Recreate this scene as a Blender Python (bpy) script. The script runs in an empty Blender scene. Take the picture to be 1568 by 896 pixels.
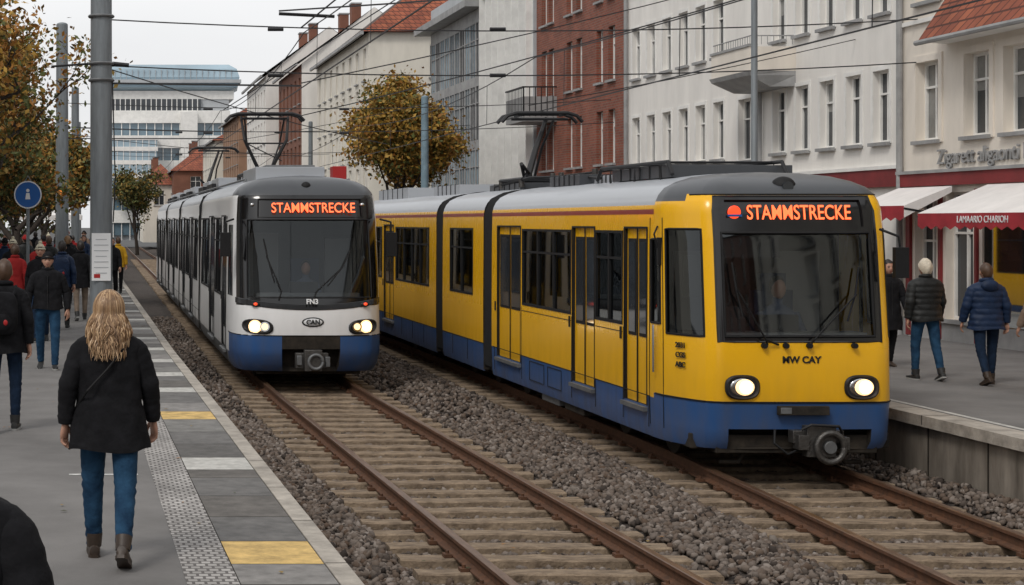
import bpy, bmesh, math, random
import numpy as np
from mathutils import Vector, Matrix
random.seed(7); rng=np.random.default_rng(7)
R=math.radians
scene=bpy.context.scene
scene.view_settings.view_transform='Standard'
try: scene.view_settings.look='None'
except Exception: pass
scene.view_settings.exposure=0

# ------------------------------------------------------------------ materials
def mat(name,col,rough=.7,metal=0,nscale=0,namt=.25,bump=0,bscale=40,emit=None,estr=0,coat=0,col2=None,detail=6,spec=.5,stretch=(1,1,1)):
    m=bpy.data.materials.new(name); m.use_nodes=True
    nt=m.node_tree; b=nt.nodes['Principled BSDF']
    b.inputs['Base Color'].default_value=(*col,1)
    b.inputs['Roughness'].default_value=rough
    b.inputs['Metallic'].default_value=metal
    b.inputs['Specular IOR Level'].default_value=spec
    if coat:
        b.inputs['Coat Weight'].default_value=coat; b.inputs['Coat Roughness'].default_value=.08
    if emit:
        b.inputs['Emission Color'].default_value=(*emit,1); b.inputs['Emission Strength'].default_value=estr
    if nscale or bump:
        tc=nt.nodes.new('ShaderNodeTexCoord'); mp=nt.nodes.new('ShaderNodeMapping')
        mp.inputs['Scale'].default_value=stretch
        nt.links.new(tc.outputs['Object'],mp.inputs['Vector'])
    if nscale:
        n=nt.nodes.new('ShaderNodeTexNoise'); n.inputs['Scale'].default_value=nscale; n.inputs['Detail'].default_value=detail
        n.inputs['Roughness'].default_value=.65
        nt.links.new(mp.outputs['Vector'],n.inputs['Vector'])
        r=nt.nodes.new('ShaderNodeValToRGB')
        c2=col2 if col2 else tuple(c*(1-namt) for c in col)
        c1=col if col2 else tuple(min(1,c*(1+namt*.6)) for c in col)
        r.color_ramp.elements[0].position=.32; r.color_ramp.elements[1].position=.68
        r.color_ramp.elements[0].color=(*c2,1); r.color_ramp.elements[1].color=(*c1,1)
        nt.links.new(n.outputs['Fac'],r.inputs['Fac']); nt.links.new(r.outputs['Color'],b.inputs['Base Color'])
    if bump:
        n2=nt.nodes.new('ShaderNodeTexNoise'); n2.inputs['Scale'].default_value=bscale; n2.inputs['Detail'].default_value=5
        nt.links.new(mp.outputs['Vector'],n2.inputs['Vector'])
        bp=nt.nodes.new('ShaderNodeBump'); bp.inputs['Strength'].default_value=bump; bp.inputs['Distance'].default_value=.02
        nt.links.new(n2.outputs['Fac'],bp.inputs['Height']); nt.links.new(bp.outputs['Normal'],b.inputs['Normal'])
    return m

def paint(name,col,dirt=.35,rough=.28):
    """vehicle paint with dust building up towards the skirt and faint streaks"""
    m=bpy.data.materials.new(name); m.use_nodes=True; nt=m.node_tree; b=nt.nodes['Principled BSDF']
    b.inputs['Coat Weight'].default_value=.3; b.inputs['Coat Roughness'].default_value=.10; b.inputs['Specular IOR Level'].default_value=.35
    tc=nt.nodes.new('ShaderNodeTexCoord'); sp=nt.nodes.new('ShaderNodeSeparateXYZ')
    nt.links.new(tc.outputs['Object'],sp.inputs[0])
    mr=nt.nodes.new('ShaderNodeMapRange'); mr.inputs['From Min'].default_value=1.4; mr.inputs['From Max'].default_value=.25
    nt.links.new(sp.outputs['Z'],mr.inputs['Value'])
    mp=nt.nodes.new('ShaderNodeMapping'); mp.inputs['Scale'].default_value=(3,3,.7); nt.links.new(tc.outputs['Object'],mp.inputs['Vector'])
    n=nt.nodes.new('ShaderNodeTexNoise'); n.inputs['Scale'].default_value=2.2; n.inputs['Detail'].default_value=8; nt.links.new(mp.outputs['Vector'],n.inputs['Vector'])
    a=nt.nodes.new('ShaderNodeMath'); a.operation='MULTIPLY'; nt.links.new(mr.outputs['Result'],a.inputs[0]); nt.links.new(n.outputs['Fac'],a.inputs[1])
    a2=nt.nodes.new('ShaderNodeMath'); a2.operation='MULTIPLY_ADD'; a2.inputs[1].default_value=dirt*1.6; nt.links.new(a.outputs[0],a2.inputs[0])
    a3=nt.nodes.new('ShaderNodeMath'); a3.operation='MULTIPLY'; a3.inputs[1].default_value=.05; nt.links.new(n.outputs['Fac'],a3.inputs[0])
    nt.links.new(a3.outputs[0],a2.inputs[2])
    mx=nt.nodes.new('ShaderNodeMix'); mx.data_type='RGBA'
    mx.inputs['A'].default_value=(*col,1); mx.inputs['B'].default_value=(.10,.085,.065,1)
    nt.links.new(a2.outputs[0],mx.inputs['Factor']); nt.links.new(mx.outputs['Result'],b.inputs['Base Color'])
    r=nt.nodes.new('ShaderNodeMath'); r.operation='MULTIPLY_ADD'; r.inputs[1].default_value=.5; r.inputs[2].default_value=rough; nt.links.new(a2.outputs[0],r.inputs[0])
    nt.links.new(r.outputs[0],b.inputs['Roughness'])
    n3=nt.nodes.new('ShaderNodeTexNoise'); n3.inputs['Scale'].default_value=1.1; n3.inputs['Detail'].default_value=2; nt.links.new(tc.outputs['Object'],n3.inputs['Vector'])
    bp=nt.nodes.new('ShaderNodeBump'); bp.inputs['Strength'].default_value=.3; bp.inputs['Distance'].default_value=.02
    nt.links.new(n3.outputs['Fac'],bp.inputs['Height']); nt.links.new(bp.outputs['Normal'],b.inputs['Normal']); nt.links.new(bp.outputs['Normal'],b.inputs['Coat Normal'])
    return m

def glassmat(name,tint=.35,refl=.10):
    m=bpy.data.materials.new(name); m.use_nodes=True; nt=m.node_tree
    nt.nodes.remove(nt.nodes['Principled BSDF']); out=nt.nodes['Material Output']
    t=nt.nodes.new('ShaderNodeBsdfTransparent'); t.inputs[0].default_value=(tint,tint*1.03,tint*1.03,1)
    g=nt.nodes.new('ShaderNodeBsdfGlossy'); g.inputs['Roughness'].default_value=.03; g.inputs['Color'].default_value=(.85,.9,.92,1)
    f=nt.nodes.new('ShaderNodeFresnel'); f.inputs[0].default_value=1.5
    ad=nt.nodes.new('ShaderNodeMath'); ad.operation='ADD'; ad.inputs[1].default_value=refl-.04; nt.links.new(f.outputs[0],ad.inputs[0])
    mx=nt.nodes.new('ShaderNodeMixShader'); nt.links.new(ad.outputs[0],mx.inputs[0]); nt.links.new(t.outputs[0],mx.inputs[1]); nt.links.new(g.outputs[0],mx.inputs[2])
    nt.links.new(mx.outputs[0],out.inputs[0]); return m

def brickmat(name,c1,c2,mortar,scale,bw=.25,rh=.08,ms=.012,bump=.3,axes='YZ',rough=.85):
    m=bpy.data.materials.new(name); m.use_nodes=True; nt=m.node_tree; b=nt.nodes['Principled BSDF']; b.inputs['Roughness'].default_value=rough
    tc=nt.nodes.new('ShaderNodeTexCoord'); sp=nt.nodes.new('ShaderNodeSeparateXYZ'); cb=nt.nodes.new('ShaderNodeCombineXYZ')
    nt.links.new(tc.outputs['Object'],sp.inputs[0])
    if axes=='YZ':
        ad=nt.nodes.new('ShaderNodeMath'); ad.operation='ADD'; nt.links.new(sp.outputs['Y'],ad.inputs[0]); nt.links.new(sp.outputs['X'],ad.inputs[1])
        nt.links.new(ad.outputs[0],cb.inputs[0]); nt.links.new(sp.outputs['Z'],cb.inputs[1])
    else:
        nt.links.new(sp.outputs['X'],cb.inputs[0]); nt.links.new(sp.outputs['Y'],cb.inputs[1])
    br=nt.nodes.new('ShaderNodeTexBrick'); br.inputs['Scale'].default_value=scale
    br.inputs['Brick Width'].default_value=bw; br.inputs['Row Height'].default_value=rh; br.inputs['Mortar Size'].default_value=ms
    br.inputs['Color1'].default_value=(*c1,1); br.inputs['Color2'].default_value=(*c2,1); br.inputs['Mortar'].default_value=(*mortar,1)
    nt.links.new(cb.outputs[0],br.inputs['Vector'])
    n=nt.nodes.new('ShaderNodeTexNoise'); n.inputs['Scale'].default_value=1.3; n.inputs['Detail'].default_value=8; nt.links.new(tc.outputs['Object'],n.inputs['Vector'])
    mr=nt.nodes.new('ShaderNodeMapRange'); mr.inputs['From Min'].default_value=.3; mr.inputs['From Max'].default_value=.7; mr.inputs['To Min'].default_value=.72; mr.inputs['To Max'].default_value=1.15
    nt.links.new(n.outputs['Fac'],mr.inputs['Value'])
    mx=nt.nodes.new('ShaderNodeVectorMath'); mx.operation='SCALE'; nt.links.new(br.outputs['Color'],mx.inputs[0]); nt.links.new(mr.outputs['Result'],mx.inputs['Scale'])
    nt.links.new(mx.outputs[0],b.inputs['Base Color'])
    bp=nt.nodes.new('ShaderNodeBump'); bp.inputs['Strength'].default_value=bump; bp.inputs['Distance'].default_value=.01; bp.invert=True
    nt.links.new(br.outputs['Fac'],bp.inputs['Height']); nt.links.new(bp.outputs['Normal'],b.inputs['Normal'])
    return m

def attrmat(name,cols,rough=.9,attr='rnd'):
    m=bpy.data.materials.new(name); m.use_nodes=True; nt=m.node_tree; b=nt.nodes['Principled BSDF']; b.inputs['Roughness'].default_value=rough
    b.inputs['Specular IOR Level'].default_value=.25
    a=nt.nodes.new('ShaderNodeAttribute'); a.attribute_name=attr
    r=nt.nodes.new('ShaderNodeValToRGB'); el=r.color_ramp.elements
    el[0].position=0; el[0].color=(*cols[0],1); el[1].position=1; el[1].color=(*cols[-1],1)
    for i,c in enumerate(cols[1:-1]):
        e=el.new((i+1)/(len(cols)-1)); e.color=(*c,1)
    nt.links.new(a.outputs['Fac'],r.inputs['Fac']); nt.links.new(r.outputs['Color'],b.inputs['Base Color'])
    return m

M={}
M['yellow']=paint('tram_yellow',(.90,.475,.004),.38,.26)
M['blue']=paint('tram_blue',(.012,.085,.27),.5)
M['white']=paint('tram_white',(.80,.80,.80),.3)
M['roofgrey']=paint('tram_roof_grey',(.40,.42,.45),.3,.45)
M['capgrey']=paint('tram_cap_grey',(.055,.06,.068),.3,.42)
M['redstripe']=mat('stripe_red',(.25,.03,.02),.4)
M['black']=mat('black_gloss',(.006,.006,.007),.16,coat=.3)
M['rubber']=mat('rubber',(.010,.010,.011),.65,nscale=6,spec=.3)
M['under']=mat('underframe',(.016,.014,.012),.85,nscale=8,col2=(.042,.034,.026),spec=.25)
M['steel']=mat('steel_grey',(.16,.165,.17),.5,metal=.4,nscale=5)
M['coupler']=mat('coupler_steel',(.10,.095,.09),.45,metal=.7,nscale=14,bump=.3)
M['glass']=glassmat('window_glass',.30,.07)
M['glassshop']=glassmat('shop_glass',.85,.05)
M['wind']=glassmat('windshield_glass',.66,.075)
M['wind2']=glassmat('windshield_glass_dark',.50,.05)
M['interior']=mat('interior',(.06,.06,.065),.8,nscale=3)
M['interior2']=mat('interior_light',(.40,.41,.42),.7)
M['seat']=mat('seat',(.02,.04,.09),.9)
M['led']=mat('led_text',(.9,.1,.02),.5,emit=(1,.15,.05),estr=1.9)
M['lamp']=mat('headlight',(1,.95,.8),.3,emit=(1,.80,.50),estr=5)
M['lampw']=mat('headlight_ring',(1,.8,.5),.3,emit=(1,.60,.26),estr=1.7)
M['chrome']=mat('reflector',(.6,.6,.6),.15,metal=1)
M['redlamp']=mat('red_lamp',(.5,.02,.01),.3,emit=(1,.08,.02),estr=1.2)
M['redbox']=mat('red_box',(.38,.012,.012),.5)
M['txtblack']=mat('lettering_black',(.01,.01,.01),.5)
M['rail_top']=mat('rail_top',(.22,.13,.085),.38,metal=.55,nscale=30,col2=(.10,.055,.03),stretch=(1,.1,1))
M['rail_side']=mat('rail_rust',(.13,.055,.025),.85,nscale=12,col2=(.06,.028,.014))
M['sleeper']=mat('sleeper',(.32,.24,.165),.9,nscale=5,col2=(.11,.078,.052),bump=.8,bscale=25,stretch=(1,3,1))
M['ballast']=mat('ballast_ground',(.085,.066,.055),.95,nscale=16,col2=(.018,.015,.013),bump=1.0,bscale=22,detail=8)
M['stone']=attrmat('ballast_stones',[(.028,.022,.019),(.085,.068,.057),(.155,.128,.110),(.11,.080,.060),(.25,.215,.19),(.085,.055,.038),(.17,.145,.125)])
M['asphalt']=mat('platform_asphalt',(.175,.168,.163),.92,nscale=.9,namt=.26,bump=.25,bscale=150,detail=12,spec=.3)
M['ground']=mat('ground_asphalt',(.07,.07,.07),.9,nscale=1)
for i,c in enumerate(((.105,.10,.095),(.14,.135,.13),(.185,.18,.17),(.125,.115,.105),(.22,.21,.20))): M['slab%d'%i]=mat('platform_slab',c,.85,nscale=6,namt=.35,bump=.25,bscale=80,detail=9)
M['slab_l']=mat('platform_slab_light',(.48,.47,.44),.85,nscale=9,namt=.3,bump=.2,bscale=90)
M['slab_y']=mat('platform_slab_yellow',(.60,.41,.15),.85,nscale=7,namt=.4,bump=.2,bscale=90)
M['tactile']=brickmat('mosaic_paving',(.46,.44,.42),(.31,.295,.28),(.12,.11,.105),1,.075,.075,.010,.6,'XY')
M['kerb']=mat('kerb_stone',(.38,.345,.30),.9,nscale=4,namt=.4,bump=.3,bscale=60)
M['linew']=mat('painted_line',(.6,.6,.58),.8,nscale=20,namt=.4)
M['concrete']=mat('retaining_concrete',(.29,.255,.215),.9,nscale=1.6,col2=(.09,.075,.06),bump=.3,bscale=12,stretch=(1,1.6,.35),detail=9)
M['pole']=mat('pole_grey',(.19,.21,.225),.5,metal=.2,nscale=3,namt=.25,stretch=(3,3,.4))
M['poleblue']=mat('pole_blue',(.17,.25,.30),.5,nscale=3)
M['dark']=mat('dark_metal',(.018,.018,.02),.55,metal=.3)
M['wire']=mat('wire',(.025,.025,.028),.6)
M['paper']=mat('paper',(.75,.76,.77),.8)
M['wallw']=mat('render_white',(.80,.775,.735),.9,nscale=1.1,namt=.12,bump=.1,bscale=40,detail=10,stretch=(1,1,.28))
M['wallb']=mat('render_beige',(.76,.70,.62),.9,nscale=1.1,namt=.13,bump=.1,bscale=40,detail=10,stretch=(1,1,.28))
M['wallc']=mat('render_cream',(.72,.68,.60),.9,nscale=.8,namt=.16,detail=9,stretch=(1,1,.3))
M['trim']=mat('trim_white',(.80,.79,.76),.7,nscale=2,namt=.12)
M['trimg']=mat('trim_grey',(.31,.31,.31),.7,nscale=2,namt=.25)
M['brick']=brickmat('red_brick',(.28,.075,.042),(.19,.050,.030),(.20,.13,.10),1,.25,.08,.012,.3)
M['brown']=mat('wall_brown',(.20,.085,.055),.9,nscale=.8,namt=.25)
M['rust']=mat('wall_rust',(.33,.20,.13),.9,nscale=.8,namt=.2)
M['greyclad']=mat('grey_cladding',(.42,.44,.46),.6,nscale=.6,namt=.15)
M['tile']=brickmat('roof_tiles',(.36,.11,.055),(.25,.07,.04),(.09,.03,.02),1,.28,.22,.02,.8)
M['tilebr']=brickmat('roof_tiles_brown',(.10,.055,.04),(.07,.04,.032),(.03,.02,.015),1,.28,.22,.02,.8)
M['win']=mat('window_pane',(.028,.034,.042),.06,spec=.7,nscale=.5,namt=.4)
M['winc']=mat('window_curtain',(.24,.24,.23),.25,nscale=1.5,namt=.3)
M['winb']=mat('window_blue',(.13,.20,.25),.08,spec=.9,nscale=.12,namt=.35)
M['winb2']=mat('window_blue_light',(.33,.45,.53),.12,spec=.9,nscale=.12,namt=.25)
M['redband']=mat('shop_red',(.20,.018,.02),.6,nscale=2)
M['awnw']=mat('awning_white',(.78,.75,.73),.8,nscale=2,namt=.1)
M['awnr']=mat('awning_red',(.34,.02,.03),.8,nscale=3)
M['wallglow']=mat('shop_wall_glow',(.5,.28,.11),.7,emit=(1,.50,.17),estr=.75,nscale=1.5)  # shop walls emit a warm glow, standing in for lamplight on them
M['shoplight']=mat('shop_light',(1,.9,.7),.5,emit=(1,.72,.4),estr=10)
M['bark']=mat('bark',(.04,.031,.025),.95,nscale=9,bump=.8,bscale=25,stretch=(1,1,.3))
M['leafA']=mat('leaf_orange',(.28,.12,.016),.7); M['leafB']=mat('leaf_ochre',(.24,.155,.03),.7)
M['leafC']=mat('leaf_green',(.095,.11,.025),.7); M['leafD']=mat('leaf_dark',(.045,.052,.015),.8)
M['leafE']=mat('leaf_yellow',(.40,.235,.035),.7)
M['signblue']=mat('sign_blue',(.01,.10,.36),.4); M['signwhite']=mat('sign_white',(.75,.76,.77),.5)
M['orange']=mat('orange_lamp',(.8,.2,.02),.4,emit=(1,.3,.05),estr=.8)
cl=dict(spec=.15)
M['coatblack']=mat('cloth_black',(.012,.012,.014),.9,nscale=9,namt=.4,bump=.9,bscale=9,**cl)
M['coatnavy']=mat('cloth_navy',(.008,.022,.060),.6,nscale=9,namt=.3,bump=.5,bscale=16,spec=.3)
M['coatgrn']=mat('cloth_dark_olive',(.016,.017,.017),.55,nscale=9,namt=.3,bump=.5,bscale=16,spec=.3)
M['coattan']=mat('cloth_tan',(.22,.16,.12),.9,nscale=9,bump=.4,bscale=20,**cl)
M['coatyel']=mat('cloth_yellow',(.5,.28,.02),.8,**cl)
M['coatred']=mat('cloth_red',(.28,.02,.02),.8,**cl)
M['coatgrey']=mat('cloth_grey',(.12,.125,.14),.85,nscale=9,**cl)
M['jeans']=mat('denim',(.026,.076,.145),.9,nscale=6,col2=(.009,.028,.062),bump=.8,bscale=13,detail=8,**cl)
M['jeansd']=mat('denim_dark',(.012,.024,.050),.9,nscale=10,namt=.4,bump=.3,bscale=22,**cl)
M['trtan']=mat('trousers_tan',(.22,.17,.13),.9,nscale=10,**cl)
M['trblk']=mat('trousers_black',(.013,.013,.015),.9,nscale=10,**cl)
M['boot']=mat('boot_leather',(.040,.026,.018),.5,nscale=20)
M['shoe']=mat('shoe_dark',(.02,.02,.02),.6); M['sole']=mat('shoe_sole',(.3,.3,.29),.7)
M['skin']=mat('skin',(.46,.25,.175),.55); M['lip']=mat('lip',(.26,.08,.07),.5); M['eye']=mat('eye',(.02,.015,.012),.3)
M['blond']=mat('hair_blond',(.34,.20,.095),.5,nscale=30,col2=(.11,.056,.026),stretch=(1,1,.15))
M['blond2']=mat('hair_blond_light',(.62,.43,.25),.45,nscale=30,col2=(.34,.205,.105),stretch=(1,1,.15))
M['hairdk']=mat('hair_dark',(.018,.012,.009),.5,nscale=30); M['hairbr']=mat('hair_brown',(.07,.035,.018),.5,nscale=30)
M['hairwh']=mat('hair_white',(.62,.55,.44),.6,nscale=30); M['knit']=mat('knit_white',(.6,.55,.42),.9,nscale=20,bump=.6,bscale=60)
M['shirt']=mat('driver_shirt',(.10,.13,.20),.9)

# ------------------------------------------------------------------ mesh builder
class MB:
    def __init__(s): s.v=[]; s.f=[]; s.m=[]; s.mats=[]
    def mi(s,m):
        if isinstance(m,str): m=M[m]
        if m not in s.mats: s.mats.append(m)
        return s.mats.index(m)
    def add(s,vs,fs,m):
        o=len(s.v); s.v+= [tuple(v) for v in vs]; k=s.mi(m)
        for f in fs: s.f.append(tuple(i+o for i in f)); s.m.append(k)
    def quad(s,a,b,c,d,m): s.add([a,b,c,d],[(0,1,2,3)],m)
    def box(s,x0,x1,y0,y1,z0,z1,m):
        v=[(x0,y0,z0),(x1,y0,z0),(x1,y1,z0),(x0,y1,z0),(x0,y0,z1),(x1,y0,z1),(x1,y1,z1),(x0,y1,z1)]
        s.add(v,[(3,2,1,0),(4,5,6,7),(0,1,5,4),(1,2,6,5),(2,3,7,6),(3,0,4,7)],m)
    def loft(s,rings,m,cap=True,closed=True):
        n=len(rings[0]); vs=[p for r in rings for p in r]; fs=[]
        for i in range(len(rings)-1):
            for j in range(n if closed else n-1):
                a=i*n+j; b=i*n+(j+1)%n; fs.append((a,b,b+n,a+n))
        if cap: fs.append(tuple(range(n-1,-1,-1))); fs.append(tuple((len(rings)-1)*n+j for j in range(n)))
        s.add(vs,fs,m)
    def tube(s,pts,r,m,n=6,cap=True):
        pts=[Vector(p) for p in pts]
        if not hasattr(r,'__len__'): r=[r]*len(pts)
        rings=[]; ref=None
        for i,p in enumerate(pts):
            d=(pts[min(i+1,len(pts)-1)]-pts[max(i-1,0)])
            if d.length<1e-7: d=Vector((0,0,1))
            d.normalize()
            if ref is None:
                ref=d.orthogonal().normalized()
            ref=(ref-d*ref.dot(d))
            if ref.length<1e-5: ref=d.orthogonal()
            ref.normalize(); w=d.cross(ref)
            rings.append([tuple(p+(ref*math.cos(2*math.pi*k/n)+w*math.sin(2*math.pi*k/n))*r[i]) for k in range(n)])
        s.loft(rings,m,cap)
    def cyl(s,p0,p1,r,m,n=16): s.tube([p0,p1],r,m,n)
    def ell(s,c,rad,m,nu=16,nv=10,fn=None):
        rings=[]
        for i in range(nv+1):
            t=math.pi*i/nv; t=min(max(t,.02),math.pi-.02)
            ring=[]
            for j in range(nu):
                a=2*math.pi*j/nu; p=(math.sin(t)*math.cos(a),math.sin(t)*math.sin(a),-math.cos(t))
                if fn: p=fn(p)
                ring.append((c[0]+p[0]*rad[0],c[1]+p[1]*rad[1],c[2]+p[2]*rad[2]))
            rings.append(ring)
        s.loft(rings,m,True)
    def xform(s,mt,start=0):
        for i in range(start,len(s.v)): s.v[i]=tuple(mt@Vector(s.v[i]))
    def obj(s,name,parent=None,smooth=None,bevel=0,world=False):
        me=bpy.data.meshes.new(name); me.from_pydata(s.v,[],s.f)
        for m in s.mats: me.materials.append(m)
        me.polygons.foreach_set('material_index',s.m)
        if smooth is not None:
            me.polygons.foreach_set('use_smooth',[True]*len(s.f))
            me.set_sharp_from_angle(angle=R(smooth))
        me.update()
        o=bpy.data.objects.new(name,me); scene.collection.objects.link(o)
        if bevel:
            b=o.modifiers.new('b','BEVEL'); b.width=bevel; b.segments=2; b.limit_method='ANGLE'; b.angle_limit=R(40)
        if parent:
            o.parent=parent
            if world: o.matrix_parent_inverse=Matrix.Translation(-Vector(parent.location))
        return o
def empty(name,loc=(0,0,0),rz=0):
    e=bpy.data.objects.new(name,None); e.location=loc; e.rotation_euler=(0,0,rz); e.empty_display_size=.3; scene.collection.objects.link(e); return e
def txt(s,size,loc,m,parent,rot=(R(90),0,0),off=0,sx=1,ext=.004,name='lettering',world=False,align='CENTER'):
    c=bpy.data.curves.new(name,'FONT'); c.body=s; c.size=size; c.align_x=align; c.align_y='CENTER'; c.offset=off; c.extrude=ext
    c.materials.append(M[m] if isinstance(m,str) else m)
    o=bpy.data.objects.new(name,c); o.location=loc; o.rotation_euler=rot; o.scale=(sx,1,1); scene.collection.objects.link(o)
    o.parent=parent
    if world: o.matrix_parent_inverse=Matrix.Translation(-Vector(parent.location))
    return o

# ------------------------------------------------------------------ alignment of the street
def interp(x,xs,ys): return float(np.interp(x,xs,ys))
def edgeX(d): return interp(d,[0,10,28,60,120,200],[1.78,1.60,1.25,.85,.5,.3])
def t1(d): return interp(d,[0,8,12.6,16,20,26,30,300],[4.08,4.02,3.95,3.88,3.79,3.65,3.6,3.6])
def t2(d): return interp(d,[0,8,13,17,20,23,300],[6.8,7.16,7.42,7.62,7.74,7.76,7.76])

g=MB(); g.box(-400,400,-100,900,-.6,-.45,'ground'); g.obj('ground')
def strip(mb,fa,fb,z,m,y0,y1,step=2,z2=None):
    ys=list(np.arange(y0,y1,step))+[y1]
    vs=[];fs=[]
    for y in ys: vs+=[(fa(y),y,z),(fb(y),y,z if z2 is None else z2)]
    for i in range(len(ys)-1): fs.append((2*i,2*i+1,2*i+3,2*i+2))
    mb.add(vs,fs,m)
g=MB()
nx,ny=60,300
vs=[];fs=[]
xs=np.linspace(0.2,9.36,nx); ys=-20+ (np.linspace(0,1,ny)**1.5)*213
hn=rng.normal(0,.010,(ny,nx))
def bz(x,y):
    c1,c2=t1(y),t2(y)
    mid=(c1+c2)/2
    z=-.215
    for c in (c1,c2):
        if abs(x-c)<1.3: z-=.035
    z+= .09*math.exp(-((x-mid)/.5)**2)
    if x<c1-1.4: z+= .06
    if x>c2+1.25: z+= .14*min(1,(x-c2-1.25)/.35)
    return z
for j in range(ny):
    for i in range(nx): vs.append((xs[i],ys[j],bz(xs[i],ys[j])+hn[j,i]))
for j in range(ny-1):
    for i in range(nx-1):
        a=j*nx+i; fs.append((a,a+1,a+nx+1,a+nx))
g.add(vs,fs,'ballast'); g.obj('ballast_bed',smooth=60)

phi=(1+5**.5)/2
icov=np.array([(-1,phi,0),(1,phi,0),(-1,-phi,0),(1,-phi,0),(0,-1,phi),(0,1,phi),(0,-1,-phi),(0,1,-phi),(phi,0,-1),(phi,0,1),(-phi,0,-1),(-phi,0,1)],float); icov/=np.linalg.norm(icov[0])
icof=np.array([(0,11,5),(0,5,1),(0,1,7),(0,7,10),(0,10,11),(1,5,9),(5,11,4),(11,10,2),(10,7,6),(7,1,8),(3,9,4),(3,4,2),(3,2,6),(3,6,8),(3,8,9),(4,9,5),(2,4,11),(6,2,10),(8,6,7),(9,8,1)])
def rotmats(n):
    q=rng.normal(size=(n,4)); q/=np.linalg.norm(q,axis=1)[:,None]
    w,x,y,z=q.T
    return np.stack([1-2*(y*y+z*z),2*(x*y-z*w),2*(x*z+y*w),2*(x*y+z*w),1-2*(x*x+z*z),2*(y*z-x*w),2*(x*z-y*w),2*(y*z+x*w),1-2*(x*x+y*y)],1).reshape(n,3,3)
def bulkmesh(name,V,F,matl,attr=None,mats=None,midx=None):
    me=bpy.data.meshes.new(name); nv=len(V); nf,k=F.shape
    me.vertices.add(nv); me.vertices.foreach_set('co',V.astype(np.float32).ravel())
    me.loops.add(nf*k); me.loops.foreach_set('vertex_index',F.astype(np.int32).ravel())
    me.polygons.add(nf); me.polygons.foreach_set('loop_start',np.arange(0,nf*k,k,dtype=np.int32))
    try: me.polygons.foreach_set('loop_total',np.full(nf,k,dtype=np.int32))
    except Exception: pass
    for m in (mats or [matl]): me.materials.append(m)
    if midx is not None: me.polygons.foreach_set('material_index',midx.astype(np.int32))
    if attr is not None:
        a=me.attributes.new('rnd','FLOAT','POINT'); a.data.foreach_set('value',attr.astype(np.float32))
    me.update(calc_edges=True); me.validate()
    o=bpy.data.objects.new(name,me); scene.collection.objects.link(o); return o
SP=.6
P=[]
def scatter(n,y0,y1,s0,s1):
    Y=rng.uniform(y0,y1,n); X=rng.uniform(1.2,9.3,n); S=s0+(s1-s0)*rng.random(n)**1.6
    for x,y,s in zip(X,Y,S):
        if x<edgeX(y)+.05: continue
        onsl=False; ing=False
        for t in (t1(y),t2(y)):
            dx=abs(x-t)
            if abs(dx-.75)<.10: onsl=True
            if dx<1.30:
                ing=True
                ph=((y+.0)/SP)%1.0
                if min(ph,1-ph)*SP<.14 and rng.random()>.04: onsl=True
        if onsl: continue
        if ing: s*=.9
        P.append((x,y,bz(x,y)+s*.25+rng.uniform(0,.02 if ing else .03),s))
scatter(62000,9.2,24,.018,.046); scatter(24000,24,50,.030,.052)
P=np.array(P); n=len(P)
base=icov[None]*rng.uniform(.72,1.2,(n,12,1)); sc=P[:,3][:,None,None]*np.stack([rng.uniform(.8,1.35,n),rng.uniform(.8,1.35,n),rng.uniform(.55,1,n)],1)[:,None,:]
V=np.einsum('nij,nkj->nki',rotmats(n),base*sc)+P[:,None,:3]
F=(icof[None]+(np.arange(n)*12)[:,None,None]).reshape(-1,3)
bulkmesh('ballast_stones',V.reshape(-1,3),F,M['stone'],np.repeat(rng.random(n),12))

for tf in (t1,t2):
    e=empty('railway_track',(tf(20),20,0))
    mb=MB(); ys=list(np.arange(-20,40,1.0))+list(np.arange(40,190,5.0))
    for sgn in (-.7175-.035,.7175+.035):
        prof=[(-.07,-.150),(.07,-.150),(.07,-.135),(.014,-.115),(.014,-.045),(.038,-.035),(.038,-.006),(.030,0),(-.030,0),(-.038,-.006),(-.038,-.035),(-.014,-.045),(-.014,-.115),(-.07,-.135)]
        rings=[[(tf(y)+sgn+px,y,pz) for px,pz in prof] for y in ys]
        st=len(mb.f); mb.loft(rings,'rail_side')
        kt=mb.mi('rail_top')
        for q in range(st,len(mb.f)-2):
            if (q-st)%len(prof) in (6,7,8,): mb.m[q]=kt
    mb.obj('rails',e,world=True)
    mb=MB()
    for k in range(int(-18/SP),int(130/SP)):
        y=k*SP; c=tf(y)+random.uniform(-.03,.03); a=random.uniform(-.016,.016); dz=random.uniform(-.008,.006)
        Ls=1.28; w=random.uniform(.105,.125); zt=-.156+dz
        rings=[]
        for xx in np.linspace(-Ls,Ls,13):
            wob=random.uniform(-.012,.012); zz=zt+random.uniform(-.009,.003)
            cy=y+a*xx*3+wob
            rings.append([(c+xx,cy-w,-.32),(c+xx,cy-w+random.uniform(-.006,.006),zz-.014),(c+xx,cy-w+.018,zz),(c+xx,cy+w-.018,zz),(c+xx,cy+w,zz-.014),(c+xx,cy+w,-.32)])
        mb.loft(rings,'sleeper')
    mb.obj('sleepers',e,world=True)
    mb=MB()
    for k in range(int(8/SP),int(45/SP)):
        y=k*SP
        for sgn in (-.752,.752):
            for o in (-.11,.11):
                x=tf(y)+sgn+o; mb.box(x-.035,x+.035,y-.05,y+.05,-.154,-.122,'rail_side'); mb.cyl((x,y,-.13),(x,y,-.095),.016,'rail_side',6)
    mb.obj('rail_fasteners',e,world=True)

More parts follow.
